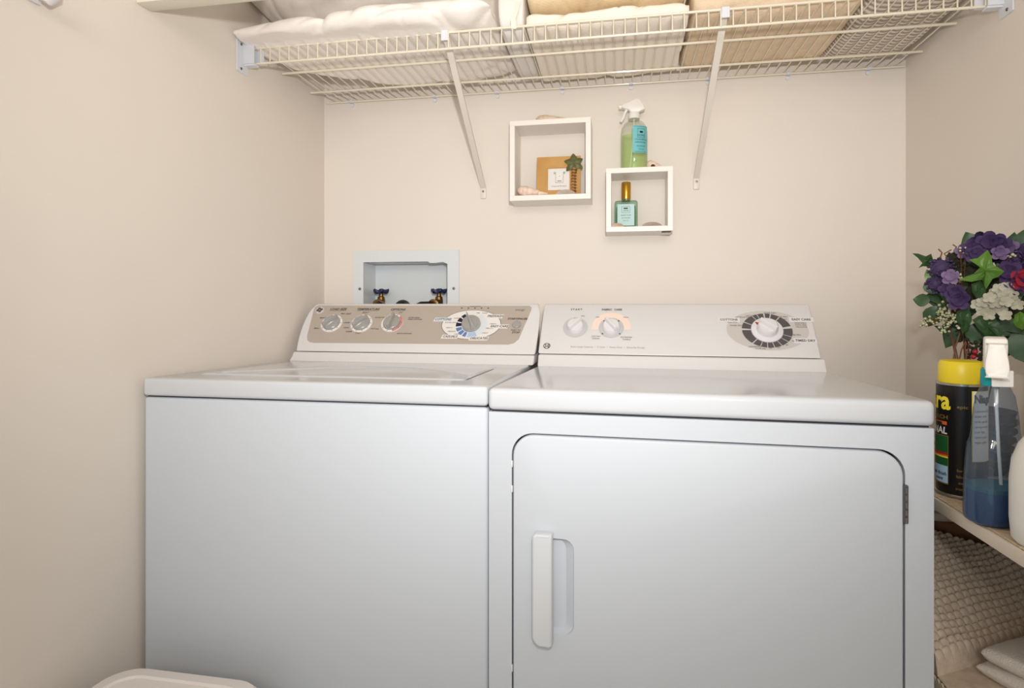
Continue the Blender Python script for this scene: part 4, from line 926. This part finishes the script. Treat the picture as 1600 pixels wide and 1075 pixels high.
# ------------------------------------------------------------------ spray starch can
M_CANBLK = mat('can_black', (20, 18, 20), 0.28, spec=0.5); M_YEL = mat('yellow_cap', (232, 206, 40), 0.38); M_CHROME = mat('can_rim', (170, 168, 160), 0.2, metal=0.9)
M_GOLDP = mat('gold_print', (128, 100, 48), 0.5); M_GREENP = mat('green_print', (22, 92, 42), 0.5); M_ORANGE = mat('orange_print', (214, 96, 40), 0.5); M_SKYP = mat('sky_print', (176, 206, 226), 0.5); M_YELP = mat('yellow_print', (240, 220, 60), 0.5)
CX, CY, CZ = 0.7605, 0.050, SZ
sc = thing('spray_starch_can', 'black aerosol starch can with yellow cap at the far end of the side shelf', 'spray can', (CX, CY, CZ)); c = Vector((CX, CY, CZ)); R = 0.0335
bm = nb(); lathe(bm, [(0, 0.001), (R - 0.003, 0.0012), (R - 0.0005, 0.006), (R - 0.0005, 0.176), (R - 0.006, 0.178), (0, 0.179)], c, 48); bodyc = obj('can_body', bm, M_CANBLK, sc)
bm = nb(); lathe(bm, [(R - 0.002, 0), (R + 0.0006, 0.001), (R + 0.0006, 0.004), (R - 0.0006, 0.005)], c, 48); obj('base_rim', bm, M_CHROME, sc); bm = nb(); lathe(bm, [(R - 0.001, 0.1745), (R + 0.0005, 0.1755), (R + 0.0005, 0.1785), (R - 0.004, 0.1795)], c, 48); obj('rim', bm, M_CHROME, sc)
bm = nb(); lathe(bm, [(R - 0.0035, 0.178), (R - 0.0025, 0.182), (R - 0.0035, 0.208), (R - 0.006, 0.2125), (R - 0.012, 0.2140), (0, 0.2130)], c, 48); plabel(obj('cap', bm, M_YEL, sc), 'bright yellow cap')
r_ = R + 0.0002
bm = nb(); cletter(bm, c, r_, 219, CZ + 0.1500, 'Niagara', 0.040, 0.0012, 0, 'RIGHT', 0.85); plabel(obj('brand_lettering', bm, M_YELP, bodyc), 'large yellow lettering')
bm = nb(); cletter(bm, c, r_, 214, CZ + 0.1245, 'SPRAY STARCH', 0.0085, 0.0002, 0, 'RIGHT', 1.25); cletter(bm, c, r_, 246, CZ + 0.1430, 'epic', 0.0068, 0.0001, 0, 'CENTER', 1.3)
for k, t_ in enumerate(('for all', 'fabrics', 'easy', 'ironing')): cletter(bm, c, r_, 246, CZ + 0.044 - k * 0.0095, t_, 0.0062, 0.0001)
obj('gold_lettering', bm, M_GOLDP, bodyc)
bm = nb(); cletter(bm, c, r_, 211, CZ + 0.1030, 'ORIGINAL', 0.0150, 0.0004, 0.1, 'RIGHT', 0.95); obj('white_lettering', bm, M_WHITEP, bodyc)
bm = nb(); cpatch(bm, c, r_, 197, 211, CZ + 0.1125, CZ + 0.1180, 6); cpatch(bm, c, r_, 150, 198, CZ + 0.1165, CZ + 0.1178, 8); plabel(obj('iron_mark', bm, M_ORANGE, bodyc), 'orange iron mark')
bm = nb(); cpatch(bm, c, r_, 130, 215, CZ + 0.0190, CZ + 0.0960); obj('picture_border', bm, M_GOLDP, bodyc)
for m, z0, z1, rr in ((M_GREENP, 0.0210, 0.0945, 0.0003), (M_SKYP, 0.0210, 0.0480, 0.0006), (M_RED, 0.0655, 0.0690, 0.0005), (M_ORANGE, 0.0630, 0.0655, 0.0005), (M_YELP, 0.0605, 0.0630, 0.0005)):
    bm = nb(); cpatch(bm, c, R + rr, 132, 213.5, CZ + z0, CZ + z1); obj('picture_panel', bm, m, bodyc)
bm = nb(); cletter(bm, c, R + 0.0008, 210, CZ + 0.0350, 'Fresh finish', 0.0075, 0.0002, 0.2, 'RIGHT'); cletter(bm, c, R + 0.0008, 200, CZ + 0.0270, 'scent', 0.0070, 0.0002, 0.2, 'RIGHT'); obj('picture_lettering', bm, M_PRINTB, bodyc)
bm = nb(); cpatch(bm, c, R + 0.0003, 266, 330, CZ + 0.060, CZ + 0.1690); obj('side_label_edge', bm, M_YELP, bodyc)
bm = nb(); cpatch(bm, c, R + 0.0006, 268, 330, CZ + 0.061, CZ + 0.1680); sl = obj('side_label', bm, M_WHITEP, bodyc)
bm = nb(); cletter(bm, c, R + 0.0009, 271, CZ + 0.1560, 'Niagara', 0.0170, 0.0008, 0, 'LEFT', 0.8)
for k in range(7): cletter(bm, c, R + 0.0009, 272, CZ + 0.1380 - k * 0.008, ('Luxurious feel', 'shake well', 'hold upright', 'spray evenly', 'iron dry', 'store cool', 'wipe spills')[k], 0.0052, 0, 0, 'LEFT')
bmesh.ops.translate(bm, verts=bm.verts, vec=(0, 0, 0)); 
o = obj('side_label_print', bm, M_PRINTB, bodyc)

# second can behind
CX2, CY2 = 0.9080, 0.085; c = Vector((CX2, CY2, SZ))
s2 = thing('aerosol_can', 'blue aerosol can with yellow cap behind the blue spray bottle', 'spray can', c)
bm = nb(); lathe(bm, [(0, 0.001), (0.030, 0.001), (0.033, 0.006), (0.033, 0.160), (0.028, 0.170), (0, 0.171)], c, 40); obj('can_body', bm, mat('can_blue', (84, 122, 168), 0.35), s2)
bm = nb(); lathe(bm, [(0.0300, 0.168), (0.0305, 0.172), (0.0295, 0.208), (0.026, 0.213), (0, 0.2135)], c, 40); obj('cap', bm, M_YEL, s2)
bm = nb(); cpatch(bm, c, 0.0333, 150, 320, SZ + 0.05, SZ + 0.11); obj('can_label', bm, M_SKYP, s2)

# ------------------------------------------------------------------ blue spray bottle
M_BLIQ = glass('blue_liquid', (40, 112, 176), 0.05, 0.5, 0.4, (24, 92, 158)); M_TEALC = mat('teal_collar', (10, 150, 160), 0.4)
G_BOT = glass('grey_clear_plastic', (220, 228, 236), 0.06, 0.7, 0.06, (150, 180, 210))
BX, BY = 0.7390, -0.076; c = Vector((BX, BY, SZ)); BR = math.radians(24)
bs = thing('cleaner_spray_bottle', 'clear trigger spray bottle half full of blue cleaner on the side shelf', 'bottle', c)
def loft(bm, secs, c, n=32, rot=0.0):
    rings = []
    for z, a, b in secs:
        rg_ = []
        for k in range(n):
            t = 2 * PI * k / n; x, y = a * math.copysign(abs(math.cos(t)) ** 0.85, math.cos(t)), b * math.copysign(abs(math.sin(t)) ** 0.85, math.sin(t))
            rg_.append(bm.verts.new((c.x + x * math.cos(rot) - y * math.sin(rot), c.y + x * math.sin(rot) + y * math.cos(rot), c.z + z)))
        rings.append(rg_)
    for i in range(len(rings) - 1):
        for k in range(n): bm.faces.new([rings[i][k], rings[i][(k + 1) % n], rings[i + 1][(k + 1) % n], rings[i + 1][k]])
    bm.faces.new(rings[0][::-1]); bm.faces.new(rings[-1])
    return bm
SEC = [(0.001, 0.034, 0.026), (0.004, 0.0385, 0.029), (0.012, 0.0405, 0.0305), (0.050, 0.0400, 0.0300), (0.090, 0.0370, 0.0285), (0.108, 0.0345, 0.0275), (0.116, 0.0305, 0.0255), (0.124, 0.0290, 0.0245), (0.155, 0.0255, 0.0225), (0.176, 0.0215, 0.0200), (0.188, 0.0160, 0.0155), (0.196, 0.0140, 0.0140)]
bm = loft(nb(), SEC, c, 36, BR); obj('bottle_body', bm, G_BOT, bs)
bm = loft(nb(), [(0.003, 0.0365, 0.0270), (0.012, 0.0385, 0.0285), (0.046, 0.0382, 0.0282)], c, 36, BR); plabel(obj('liquid', bm, M_BLIQ, bs), 'blue cleaning liquid')
bm = loft(nb(), [(0.0462, 0.0378, 0.0278), (0.052, 0.0376, 0.0276)], c, 36, BR); plabel(obj('liquid_surface', bm, glass('teal_liquid', (70, 170, 190), 0.05, 0.6, 0.4, (46, 138, 160)), bs), 'teal liquid surface')
bm = nb(); lathe(bm, [(0.0165, 0.190), (0.0170, 0.192), (0.0165, 0.212), (0.0150, 0.214)], c, 28); obj('collar', bm, M_TEALC, bs)
hd = [(-0.012, 0.206), (-0.013, 0.224), (-0.018, 0.246), (-0.014, 0.256), (0.014, 0.258), (0.020, 0.248), (0.022, 0.232), (0.014, 0.206)]
dx_, dy_ = math.cos(math.radians(-115)), math.sin(math.radians(-115))
bm = nb(); slab(bm, hd, lambda x, z, h: Vector((c.x - dx_ * x - dy_ * h, c.y - dy_ * x + dx_ * h, c.z + z)), -0.0125, 0.0125); bevel_sharp(bm, 0.003, 3, 40); obj('trigger_head', bm, M_TRIG, bs)
bm = nb(); A = []
for t in [k / 8 for k in range(9)]:
    z = 0.250 - 0.046 * t; o_ = 0.019 + 0.004 * t + 0.006 * t * t; wd = 0.0095 + 0.0055 * math.sin(PI * min(1, t * 0.9)) * t
    A.append([bm.verts.new((c.x + dx_ * (o_ + dd) - dy_ * s_ * wd, c.y + dy_ * (o_ + dd) + dx_ * s_ * wd, c.z + z)) for s_, dd in ((-1, 0), (1, 0), (1, 0.006), (-1, 0.006))])
for i in range(8):
    for q in range(4): bm.faces.new([A[i][q], A[i][(q + 1) % 4], A[i + 1][(q + 1) % 4], A[i + 1][q]])
bm.faces.new(A[0]); bm.faces.new(A[-1][::-1]); bevel_sharp(bm, 0.002, 2, 50); obj('trigger', bm, M_TRIG, bs)
bm = nb(); box(bm, c.x - 0.0135, c.x + 0.0125, c.y - 0.0185, c.y - 0.0150, c.z + 0.190, c.z + 0.2125, 0.001, 1); plabel(obj('collar_label', bm, M_WHITEP, bs), 'white panel on the teal collar')
bm = nb(); tube(bm, [(c.x, c.y, c.z + 0.19), (c.x + 0.004, c.y, c.z + 0.10), (c.x + 0.010, c.y, c.z + 0.006)], 0.002, 6); obj('dip_tube', bm, M_TRIG, bs)

# white jug, partly out of frame
JX, JY = 0.7560, -0.160; c = Vector((JX, JY, SZ)); M_JUG = mat('white_jug', (226, 222, 214), 0.35)
jg = thing('white_jug', 'rounded white plastic jug at the right edge of the side shelf', 'jug', c)
bm = nb(); lathe(bm, [(0, 0.0005), (0.036, 0.0005), (0.0405, 0.006), (0.0425, 0.030), (0.0425, 0.080), (0.0400, 0.105), (0.0330, 0.126), (0.0240, 0.140), (0.0170, 0.148), (0.0165, 0.160), (0, 0.160)], c, 44); obj('jug_body', bm, M_JUG, jg)
bm = nb(); lathe(bm, [(0.0185, 0.152), (0.0190, 0.154), (0.0185, 0.172), (0.0165, 0.174), (0, 0.1745)], c, 32); obj('cap', bm, M_JUG, jg)
bm = nb(); tube(bm, [(c.x + 0.018, c.y - 0.012, c.z + 0.134), (c.x + 0.036, c.y - 0.024, c.z + 0.136), (c.x + 0.048, c.y - 0.032, c.z + 0.126), (c.x + 0.052, c.y - 0.035, c.z + 0.100), (c.x + 0.046, c.y - 0.031, c.z + 0.078), (c.x + 0.032, c.y - 0.022, c.z + 0.066)], 0.007, 10); obj('jug_handle', bm, M_JUG, jg)

# ------------------------------------------------------------------ artificial flower arrangement
FX, FY = 0.868, 0.205
fa = thing('flower_arrangement', 'artificial purple and white flower arrangement with ivy leaves on the side shelf', 'flowers', (FX, FY, SZ))
M_IVY = mat('ivy_green', (70, 108, 34), 0.4, rgb2=(92, 130, 44), vscale=30); M_LEAFD = mat('dark_leaf', (30, 62, 30), 0.42, rgb2=(46, 80, 38), vscale=40); M_PURP = mat('purple_petal', (86, 66, 114), 0.6, rgb2=(120, 96, 146), vscale=40); M_DPURP = mat('dark_purple', (52, 40, 72), 0.7, rgb2=(74, 56, 98), vscale=60)
M_LILAC = mat('lilac_petal', (150, 124, 176), 0.6, rgb2=(186, 160, 196), vscale=50); M_WPET = mat('white_petal', (242, 238, 224), 0.6, rgb2=(206, 202, 180), vscale=50); M_BERRY = mat('cream_berry', (206, 204, 176), 0.5, rgb2=(150, 158, 110), vscale=40); M_STEM = mat('brown_stem', (112, 70, 44), 0.6); M_MOSS = mat('moss', (58, 50, 38), 0.9, rgb2=(38, 44, 28), vscale=80); M_REDB = mat('red_berry', (156, 34, 44), 0.4); M_PINKB = mat('rose_petal', (206, 66, 92), 0.5)
M_POT = mat('brown_basket', (112, 84, 58), 0.8, rgb2=(84, 60, 40), vscale=60)
bm = nb(); lathe(bm, [(0, 0.0008), (0.038, 0.0008), (0.042, 0.006), (0.052, 0.105), (0.055, 0.112), (0.050, 0.112), (0.046, 0.095), (0, 0.092)], (FX, FY, SZ), 36); pot = obj('pot', bm, M_POT, fa)
bm = nb()
for k in range(6):
    z = 0.014 + k * 0.016; tube(bm, [(FX + (0.0435 + 0.0105 * z / 0.1) * math.cos(2 * PI * q / 36), FY + (0.0435 + 0.0105 * z / 0.1) * math.sin(2 * PI * q / 36), SZ + z + 0.0015 * (-1) ** q) for q in range(37)], 0.0035, 6)
obj('basket_weave', bm, M_POT, pot)
CB = Vector((0.868, 0.20, 1.085))
camv = Vector((0.2221, -1.0079, 1.059))
def fpt(u, v, y):
    """point of the bouquet: u, v in metres right / up of its middle as seen from the doorway, y = depth towards the viewer"""
    f = (CB - camv); f.z = 0; f.normalize(); rt = Vector((f.y, -f.x, 0))
    return CB + rt * u + Vector((0, 0, v)) - f * y, rt, f
def leaf_mesh(bm, P, dirv, nrm, L, W, shape='ivy', curl=0.15):
    d = dirv.normalized(); n_ = (nrm - d * nrm.dot(d)).normalized(); s = d.cross(n_)
    if shape == 'ivy': out = [(0, 0), (0.10, 0.30), (0.02, 0.62), (0.30, 0.50), (0.42, 0.92), (0.58, 0.42), (0.78, 0.24), (1.0, 0.0)]
    else: out = [(0, 0), (0.10, 0.24), (0.28, 0.44), (0.46, 0.50), (0.64, 0.42), (0.82, 0.24), (0.93, 0.10), (1.0, 0.0)]
    mid = [bm.verts.new(P + d * (L * t) + n_ * (-curl * L * t * t)) for t, _ in out]
    low = [bm.verts.new(v.co - n_ * 0.0012) for v in mid]
    for sg in (1, -1):
        ed = [bm.verts.new(P + d * (L * t) + s * (W * w_ * sg) + n_ * (-curl * L * t * t - 0.10 * W * w_ + 0.05 * W * math.sin(7 * t + sg))) for t, w_ in out[1:-1]]
        e2_ = [bm.verts.new(v.co - n_ * 0.0010) for v in ed]
        for M_, E_ in ((mid, ed), (low, e2_)):
            bm.faces.new([M_[0], M_[1], E_[0]])
            for i in range(len(ed) - 1): bm.faces.new([M_[i + 1], M_[i + 2], E_[i + 1], E_[i]])
            bm.faces.new([M_[-2], M_[-1], E_[-1]])
        for i in range(len(ed) - 1): bm.faces.new([ed[i], ed[i + 1], e2_[i + 1], e2_[i]])
    bm.verts.index_update()
    return bm
def leaf(u, v, dep, ang, L, W, m, shape='ivy', tilt=0.3, name='leaf', curl=0.15):
    P, rt, f = fpt(u, v, dep); d = rt * math.cos(math.radians(ang)) + Vector((0, 0, math.sin(math.radians(ang)))) ; n_ = -f + Vector((0, 0, tilt))
    bm = nb(); leaf_mesh(bm, P, d - f * 0.15, n_, L, W, shape, curl); return obj(name, bm, m, fa, 40)
def pix(px, py, dep):   # bouquet-local from its own measured layout
    k = 1 - dep / 1.37
    return ((px - 1532) / 1098.0 * k, 1.059 + (474.4 - py) * 1.0747 * k / 926.8 - 1.085)
def L(px, py, dep, ang, L_, W_, m, shape='ivy', tilt=0.3, curl=0.15):
    u, v = pix(px, py, dep); return leaf(u, v, dep, ang, L_, W_, m, shape, tilt, 'leaf', curl)
# ivy and broad leaves
def star_leaf(poly, dep, m, cen, rise=0.007):
    """lobed leaf: outline fanned around a raised middle, with thickness and veins pressed in"""
    bm = nb(); cu = fpt(*pix(*cen, dep + rise), dep + rise)[0]; pv = [fpt(*pix(px, py, dep), dep)[0] for px, py in poly]; n = len(poly); back = (cu - camv).normalized() * 0.001
    ring = []
    for i in range(n):
        mid = (pv[i] + cu) / 2 - back * 2.5 * (1 if i % 2 else -1); ring.append(bm.verts.new(mid))
    out_ = [bm.verts.new(p) for p in pv]; c0 = bm.verts.new(cu); bk = [bm.verts.new(p + back) for p in pv]; cb = bm.verts.new(cu + back * 2)
    for i in range(n):
        k = (i + 1) % n; bm.faces.new([c0, ring[i], ring[k]]); bm.faces.new([ring[i], out_[i], out_[k], ring[k]]); bm.faces.new([out_[i], bk[i], bk[k], out_[k]]); bm.faces.new([bk[i], cb, bk[k]])
    return obj('ivy_leaf', bm, m, fa, 50)
star_leaf([(1498, 437), (1510, 431), (1522, 427), (1531, 418), (1522, 410), (1514, 405), (1528, 403), (1543, 391), (1549, 400), (1551, 414), (1560, 419), (1569, 425), (1560, 433), (1551, 436), (1541, 452), (1538, 446), (1535, 437), (1518, 440)], 0.098, M_IVY, (1540, 423))
star_leaf([(1419, 391), (1430, 392), (1443, 397), (1452, 393), (1455, 402), (1463, 410), (1460, 418), (1457, 425), (1447, 414), (1438, 413), (1430, 416), (1437, 408), (1429, 399)], 0.030, M_LEAFD, (1447, 404))
star_leaf([(1519, 500), (1532, 492), (1547, 499), (1560, 503), (1565, 516), (1566, 531), (1552, 526), (1540, 524), (1529, 514)], 0.080, M_LEAFD, (1544, 511))
star_leaf([(1494, 488), (1504, 481), (1516, 486), (1519, 500), (1513, 514), (1503, 523), (1500, 512), (1493, 500)], 0.078, M_LEAFD, (1506, 500))
star_leaf([(1518, 444), (1532, 438), (1541, 448), (1540, 462), (1535, 474), (1526, 466), (1519, 456)], 0.086, M_LEAFD, (1530, 454))
star_leaf([(1584, 492), (1592, 486), (1602, 492), (1606, 502), (1596, 514), (1587, 510), (1582, 503)], 0.080, M_IVY, (1593, 500))
L(1456, 460, 0.04, 95, 0.032, 0.030, M_LEAFD, 'lance'); L(1450, 470, 0.04, 170, 0.026, 0.026, M_LEAFD, 'lance'); L(1462, 478, 0.035, 250, 0.040, 0.034, M_LEAFD, 'lance'); L(1455, 440, 0.03, 110, 0.026, 0.018, M_IVY, 'lance')
L(1590, 395, 0.05, 60, 0.050, 0.034, M_LEAFD, 'lance'); L(1600, 400, 0.06, 20, 0.060, 0.036, M_IVY, 'ivy'); L(1600, 520, 0.04, 330, 0.060, 0.040, M_LEAFD, 'lance'); L(1580, 520, 0.05, 300, 0.060, 0.040, M_LEAFD, 'lance')
for k in range(46):
    a = random.uniform(0, 360); r_ = random.uniform(0.01, 0.075); u, v = r_ * math.cos(math.radians(a)) * 1.1 + 0.01, r_ * math.sin(math.radians(a)) - 0.01
    leaf(u, v, random.uniform(-0.01, 0.04), a + random.uniform(-30, 30), random.uniform(0.035, 0.055), random.uniform(0.025, 0.04), M_LEAFD, random.choice(('ivy', 'lance')), random.uniform(-0.2, 0.6))
# blossoms: clusters of cupped petals
def petal(bm, P, d, n_, L_, W_, cup=0.3):
    d = d.normalized(); n_ = (n_ - d * n_.dot(d)).normalized(); s = d.cross(n_); rows = []
    for t, w_ in ((0, 0.15), (0.3, 0.7), (0.6, 1.0), (0.85, 0.8), (1.0, 0.35)):
        rows.append([bm.verts.new(P + d * L_ * t + s * W_ * w_ * q + n_ * (cup * L_ * (t * t * 0.6 + 0.25 * q * q * w_))) for q in (-1, 0, 1)])
    for i in range(4):
        for k in range(2): bm.faces.new([rows[i][k], rows[i][k + 1], rows[i + 1][k + 1], rows[i + 1][k]])
def blossom(px, py, dep, size, m, n=5, name='purple_bloom', layers=1, ang0=0):
    u, v = pix(px, py, dep); P, rt, f = fpt(u, v, dep); bm = nb()
    fwd = (-f + Vector((0, 0, 0.25))).normalized(); up = Vector((0, 0, 1))
    for l in range(layers):
        for k in range(n):
            a = 2 * PI * (k + 0.5 * l) / n + ang0; d = rt * math.cos(a) + up * math.sin(a) + fwd * (0.25 + 0.5 * l)
            petal(bm, P + fwd * 0.002 * l, d, fwd, size * (1 - 0.25 * l), size * 0.42, 0.28)
    bmesh.ops.solidify(bm, geom=list(bm.faces), thickness=0.0006)
    return obj(name, bm, m, fa, 60)
for px, py, dep, sz, m in ((1520, 389, 0.060, 0.020, M_PURP), (1526, 398, 0.066, 0.018, M_PURP), (1546, 381, 0.062, 0.022, M_PURP), (1560, 384, 0.060, 0.020, M_PURP), (1574, 391, 0.052, 0.018, M_LILAC), (1534, 377, 0.046, 0.018, M_DPURP), (1505, 392, 0.050, 0.014, M_LILAC),
                           (1484, 432, 0.088, 0.0150, M_LILAC), (1477, 452, 0.086, 0.0130, M_PURP), (1492, 458, 0.092, 0.0170, M_PURP), (1497, 470, 0.094, 0.0190, M_PURP), (1575, 428, 0.075, 0.022, M_PURP), (1598, 440, 0.080, 0.022, M_PINKB), (1588, 446, 0.078, 0.020, M_PURP), (1585, 408, 0.05, 0.020, M_DPURP), (1562, 397, 0.070, 0.014, M_LILAC), (1540, 404, 0.045, 0.02, M_DPURP), (1600, 400, 0.05, 0.02, M_PURP)):
    blossom(px, py, dep, sz, m, 5, 'bloom', 2, random.uniform(0, 2))
# white cluster
for k in range(14):
    px, py = random.gauss(1560, 13), random.gauss(472, 11)
    blossom(px, py, 0.090 + random.uniform(-0.01, 0.008), random.uniform(0.0085, 0.0115), M_WPET, 5, 'white_floret', 1, random.uniform(0, 2))
for px, py in ((1527, 476), (1535, 486), (1580, 462), (1588, 476), (1560, 452), (1572, 450), (1545, 492), (1570, 492)): blossom(px, py, 0.084, 0.0105, M_WPET, 5, 'white_floret', 1, random.uniform(0, 2))
# dark seed heads and berry sprays
def ball(bm, P, r):
    P = Vector(P); bmesh.ops.create_icosphere(bm, subdivisions=1, radius=r, matrix=Matrix.Translation(P))
for px, py, rr, m in ((1468, 417, 0.020, M_DPURP), (1462, 442, 0.018, M_DPURP), (1495, 405, 0.020, M_MOSS), (1580, 408, 0.022, M_DPURP), (1510, 430, 0.03, M_MOSS), (1530, 455, 0.035, M_MOSS), (1560, 440, 0.03, M_MOSS), (1500, 490, 0.02, M_MOSS), (1590, 480, 0.03, M_MOSS), (1480, 440, 0.02, M_DPURP)):
    dq = 0.045 if m is M_DPURP else 0.02; P, rt, f = fpt(*pix(px, py, dq), dq); bm = nb()
    for q in range(70):
        d = Vector((random.gauss(0, 1), random.gauss(0, 1), random.gauss(0, 1))).normalized(); ball(bm, P + d * rr * random.uniform(0.75, 1), 0.0026)
    bmesh.ops.create_icosphere(bm, subdivisions=2, radius=rr * 0.8, matrix=Matrix.Translation(P)); obj('seed_head', bm, m, fa)
for cx, cy, n_, sp in ((1478, 500, 60, 12), (1495, 435, 22, 7), (1445, 505, 18, 6), (1472, 485, 30, 8), (1576, 402, 10, 4), (1505, 388, 6, 4)):
    bm = nb(); bs_ = nb()
    P0, rt, f = fpt(*pix(1505, 470, 0.03), 0.03)
    for q in range(n_):
        px, py = random.gauss(cx, sp), random.gauss(cy, sp * 0.7); dq = random.uniform(0.05, 0.085); P, rt, f = fpt(*pix(px, py, dq), dq); ball(bm, P, random.uniform(0.0016, 0.0028))
        if q % 3 == 0: tube(bs_, [P0, (P0 + P) / 2 + Vector((0, 0, -0.01)), P], 0.0006, 4)
    b_ = obj('berry_spray', bm, M_BERRY, fa); obj('twig', bs_, M_STEM, b_)
# hanging sprig and curled tendrils
bm = nb(); P0 = fpt(*pix(1473, 500, 0.07), 0.07)[0]; P1 = fpt(*pix(1472, 518, 0.07), 0.07)[0]; tube(bm, [P0, (P0 + P1) / 2 + Vector((-0.004, 0, 0)), P1], 0.0007, 5)
for q in range(5): ball(bm, P1 + Vector((random.gauss(0, 0.003), 0, random.gauss(0, 0.003))), 0.0024)
obj('berry_spray', bm, M_BERRY, fa)
for pts in (((1500, 520), (1492, 545), (1488, 570)), ((1513, 516), (1508, 545), (1512, 575)), ((1518, 516), (1502, 548), (1496, 575)), ((1520, 512), (1514, 540), (1506, 572)), ((1466, 405), (1470, 392), (1464, 386)), ((1480, 402), (1474, 394), (1486, 388)), ((1490, 390), (1494, 384), (1488, 380))):
    bm = nb(); tube(bm, [fpt(*pix(px, py, 0.03), 0.03)[0] for px, py in pts], 0.0012, 6); obj('twig', bm, M_STEM, fa)
bm = nb()
for k in range(9):
    a = 2 * PI * k / 9; P0 = Vector((FX + 0.02 * math.cos(a), FY + 0.02 * math.sin(a), SZ + 0.090)); P1, _, _ = fpt(0.05 * math.cos(a), -0.05, 0.03 * math.sin(a)); tube(bm, [P0, (P0 + P1) / 2 + Vector((0, 0, 0.01)), P1], 0.0012, 6)
obj('stems', bm, M_STEM, fa)
for px, py, rr in ((1528, 535, 0.026), (1540, 552, 0.028), (1535, 520, 0.02), (1555, 545, 0.022)):
    P, rt, f = fpt(*pix(px, py, 0.02), 0.02); bm = nb()
    for q in range(60):
        d = Vector((random.gauss(0, 1), random.gauss(0, 1), random.gauss(0, 1))).normalized(); ball(bm, P + d * rr * random.uniform(0.5, 1), 0.0034)
    obj('moss_tuft', bm, M_MOSS, fa)
for px, py in ((1521, 558), (1524, 550), (1549, 535)):
    P, rt, f = fpt(*pix(px, py, 0.05), 0.05); bm = nb(); bmesh.ops.create_icosphere(bm, subdivisions=2, radius=0.0045, matrix=Matrix.Translation(P)); obj('red_berry', bm, M_REDB, fa)

# ------------------------------------------------------------------ bin in front of the washer
bn = thing('laundry_bin', 'off-white plastic bin with rounded lid standing before the washer', 'bin', (-0.503, -0.25, 0))
M_BIN = mat('bin_plastic', (236, 229, 225), 0.45, bump=0.15, bscale=500, bdist=0.0006)
def bin_ring(bm, x0, x1, y0, y1, r, z): return [bm.verts.new((x, y, z)) for x, y in rrect(x0, x1, y0, y1, r, 6)]
def bridge(bm, A, B):
    n = len(A)
    for i in range(n): bm.faces.new([A[i], A[(i + 1) % n], B[(i + 1) % n], B[i]])
bm = nb(); A = bin_ring(bm, -0.610, -0.400, -0.36, -0.135, 0.04, 0.0); B_ = bin_ring(bm, -0.640, -0.366, -0.395, -0.100, 0.05, 0.385); bridge(bm, A, B_); bm.faces.new(A[::-1]); bm.faces.new(B_); obj('bin_body', bm, M_BIN, bn)
bm = nb(); rr_ = [bin_ring(bm, *q) for q in ((-0.648, -0.356, -0.405, -0.090, 0.055, 0.386), (-0.650, -0.354, -0.407, -0.088, 0.056, 0.410), (-0.644, -0.360, -0.401, -0.094, 0.052, 0.417), (-0.622, -0.380, -0.380, -0.116, 0.042, 0.420), (-0.619, -0.383, -0.377, -0.119, 0.040, 0.4165), (-0.610, -0.392, -0.368, -0.128, 0.034, 0.4165))]
for i in range(5): bridge(bm, rr_[i], rr_[i + 1])
bm.faces.new(rr_[0][::-1]); bm.faces.new(rr_[-1]); obj('lid', bm, M_BIN, bn, 30)

# ------------------------------------------------------------------ board and hooks on the left wall
bm = nb(); box(bm, XL + 0.0005, -0.435, -0.008, 0.029, 1.6405, 1.80, 0.002, 2)
solo('painted_board', bm, mat('board_paint', (236, 230, 214), 0.5), 'cream painted board fixed to the left wall at the top', 'board')
def hook(y, z, lab):
    h = thing('coat_hook', lab, 'hook', (XL, y, z), 'white hooks on the left wall')
    bm = nb(); box(bm, XL + 0.0004, XL + 0.005, y - 0.010, y + 0.010, z + 0.012, z + 0.075, 0.002, 2); obj('back_plate', bm, M_PLASTIC, h)
    bm = nb(); tube(bm, [(XL + 0.004, y, z + 0.040), (XL + 0.016, y, z + 0.022), (XL + 0.032, y, z + 0.013), (XL + 0.048, y, z + 0.020), (XL + 0.054, y, z + 0.038)], 0.0065, 10, True, [0.007, 0.0075, 0.008, 0.0075, 0.006]); obj('prong', bm, M_PLASTIC, h)
hook(-0.212, 1.526, 'white plastic hook on the left wall nearest the cream board')
hook(-0.262, 1.531, 'white plastic hook on the left wall at the photo\u2019s left edge')
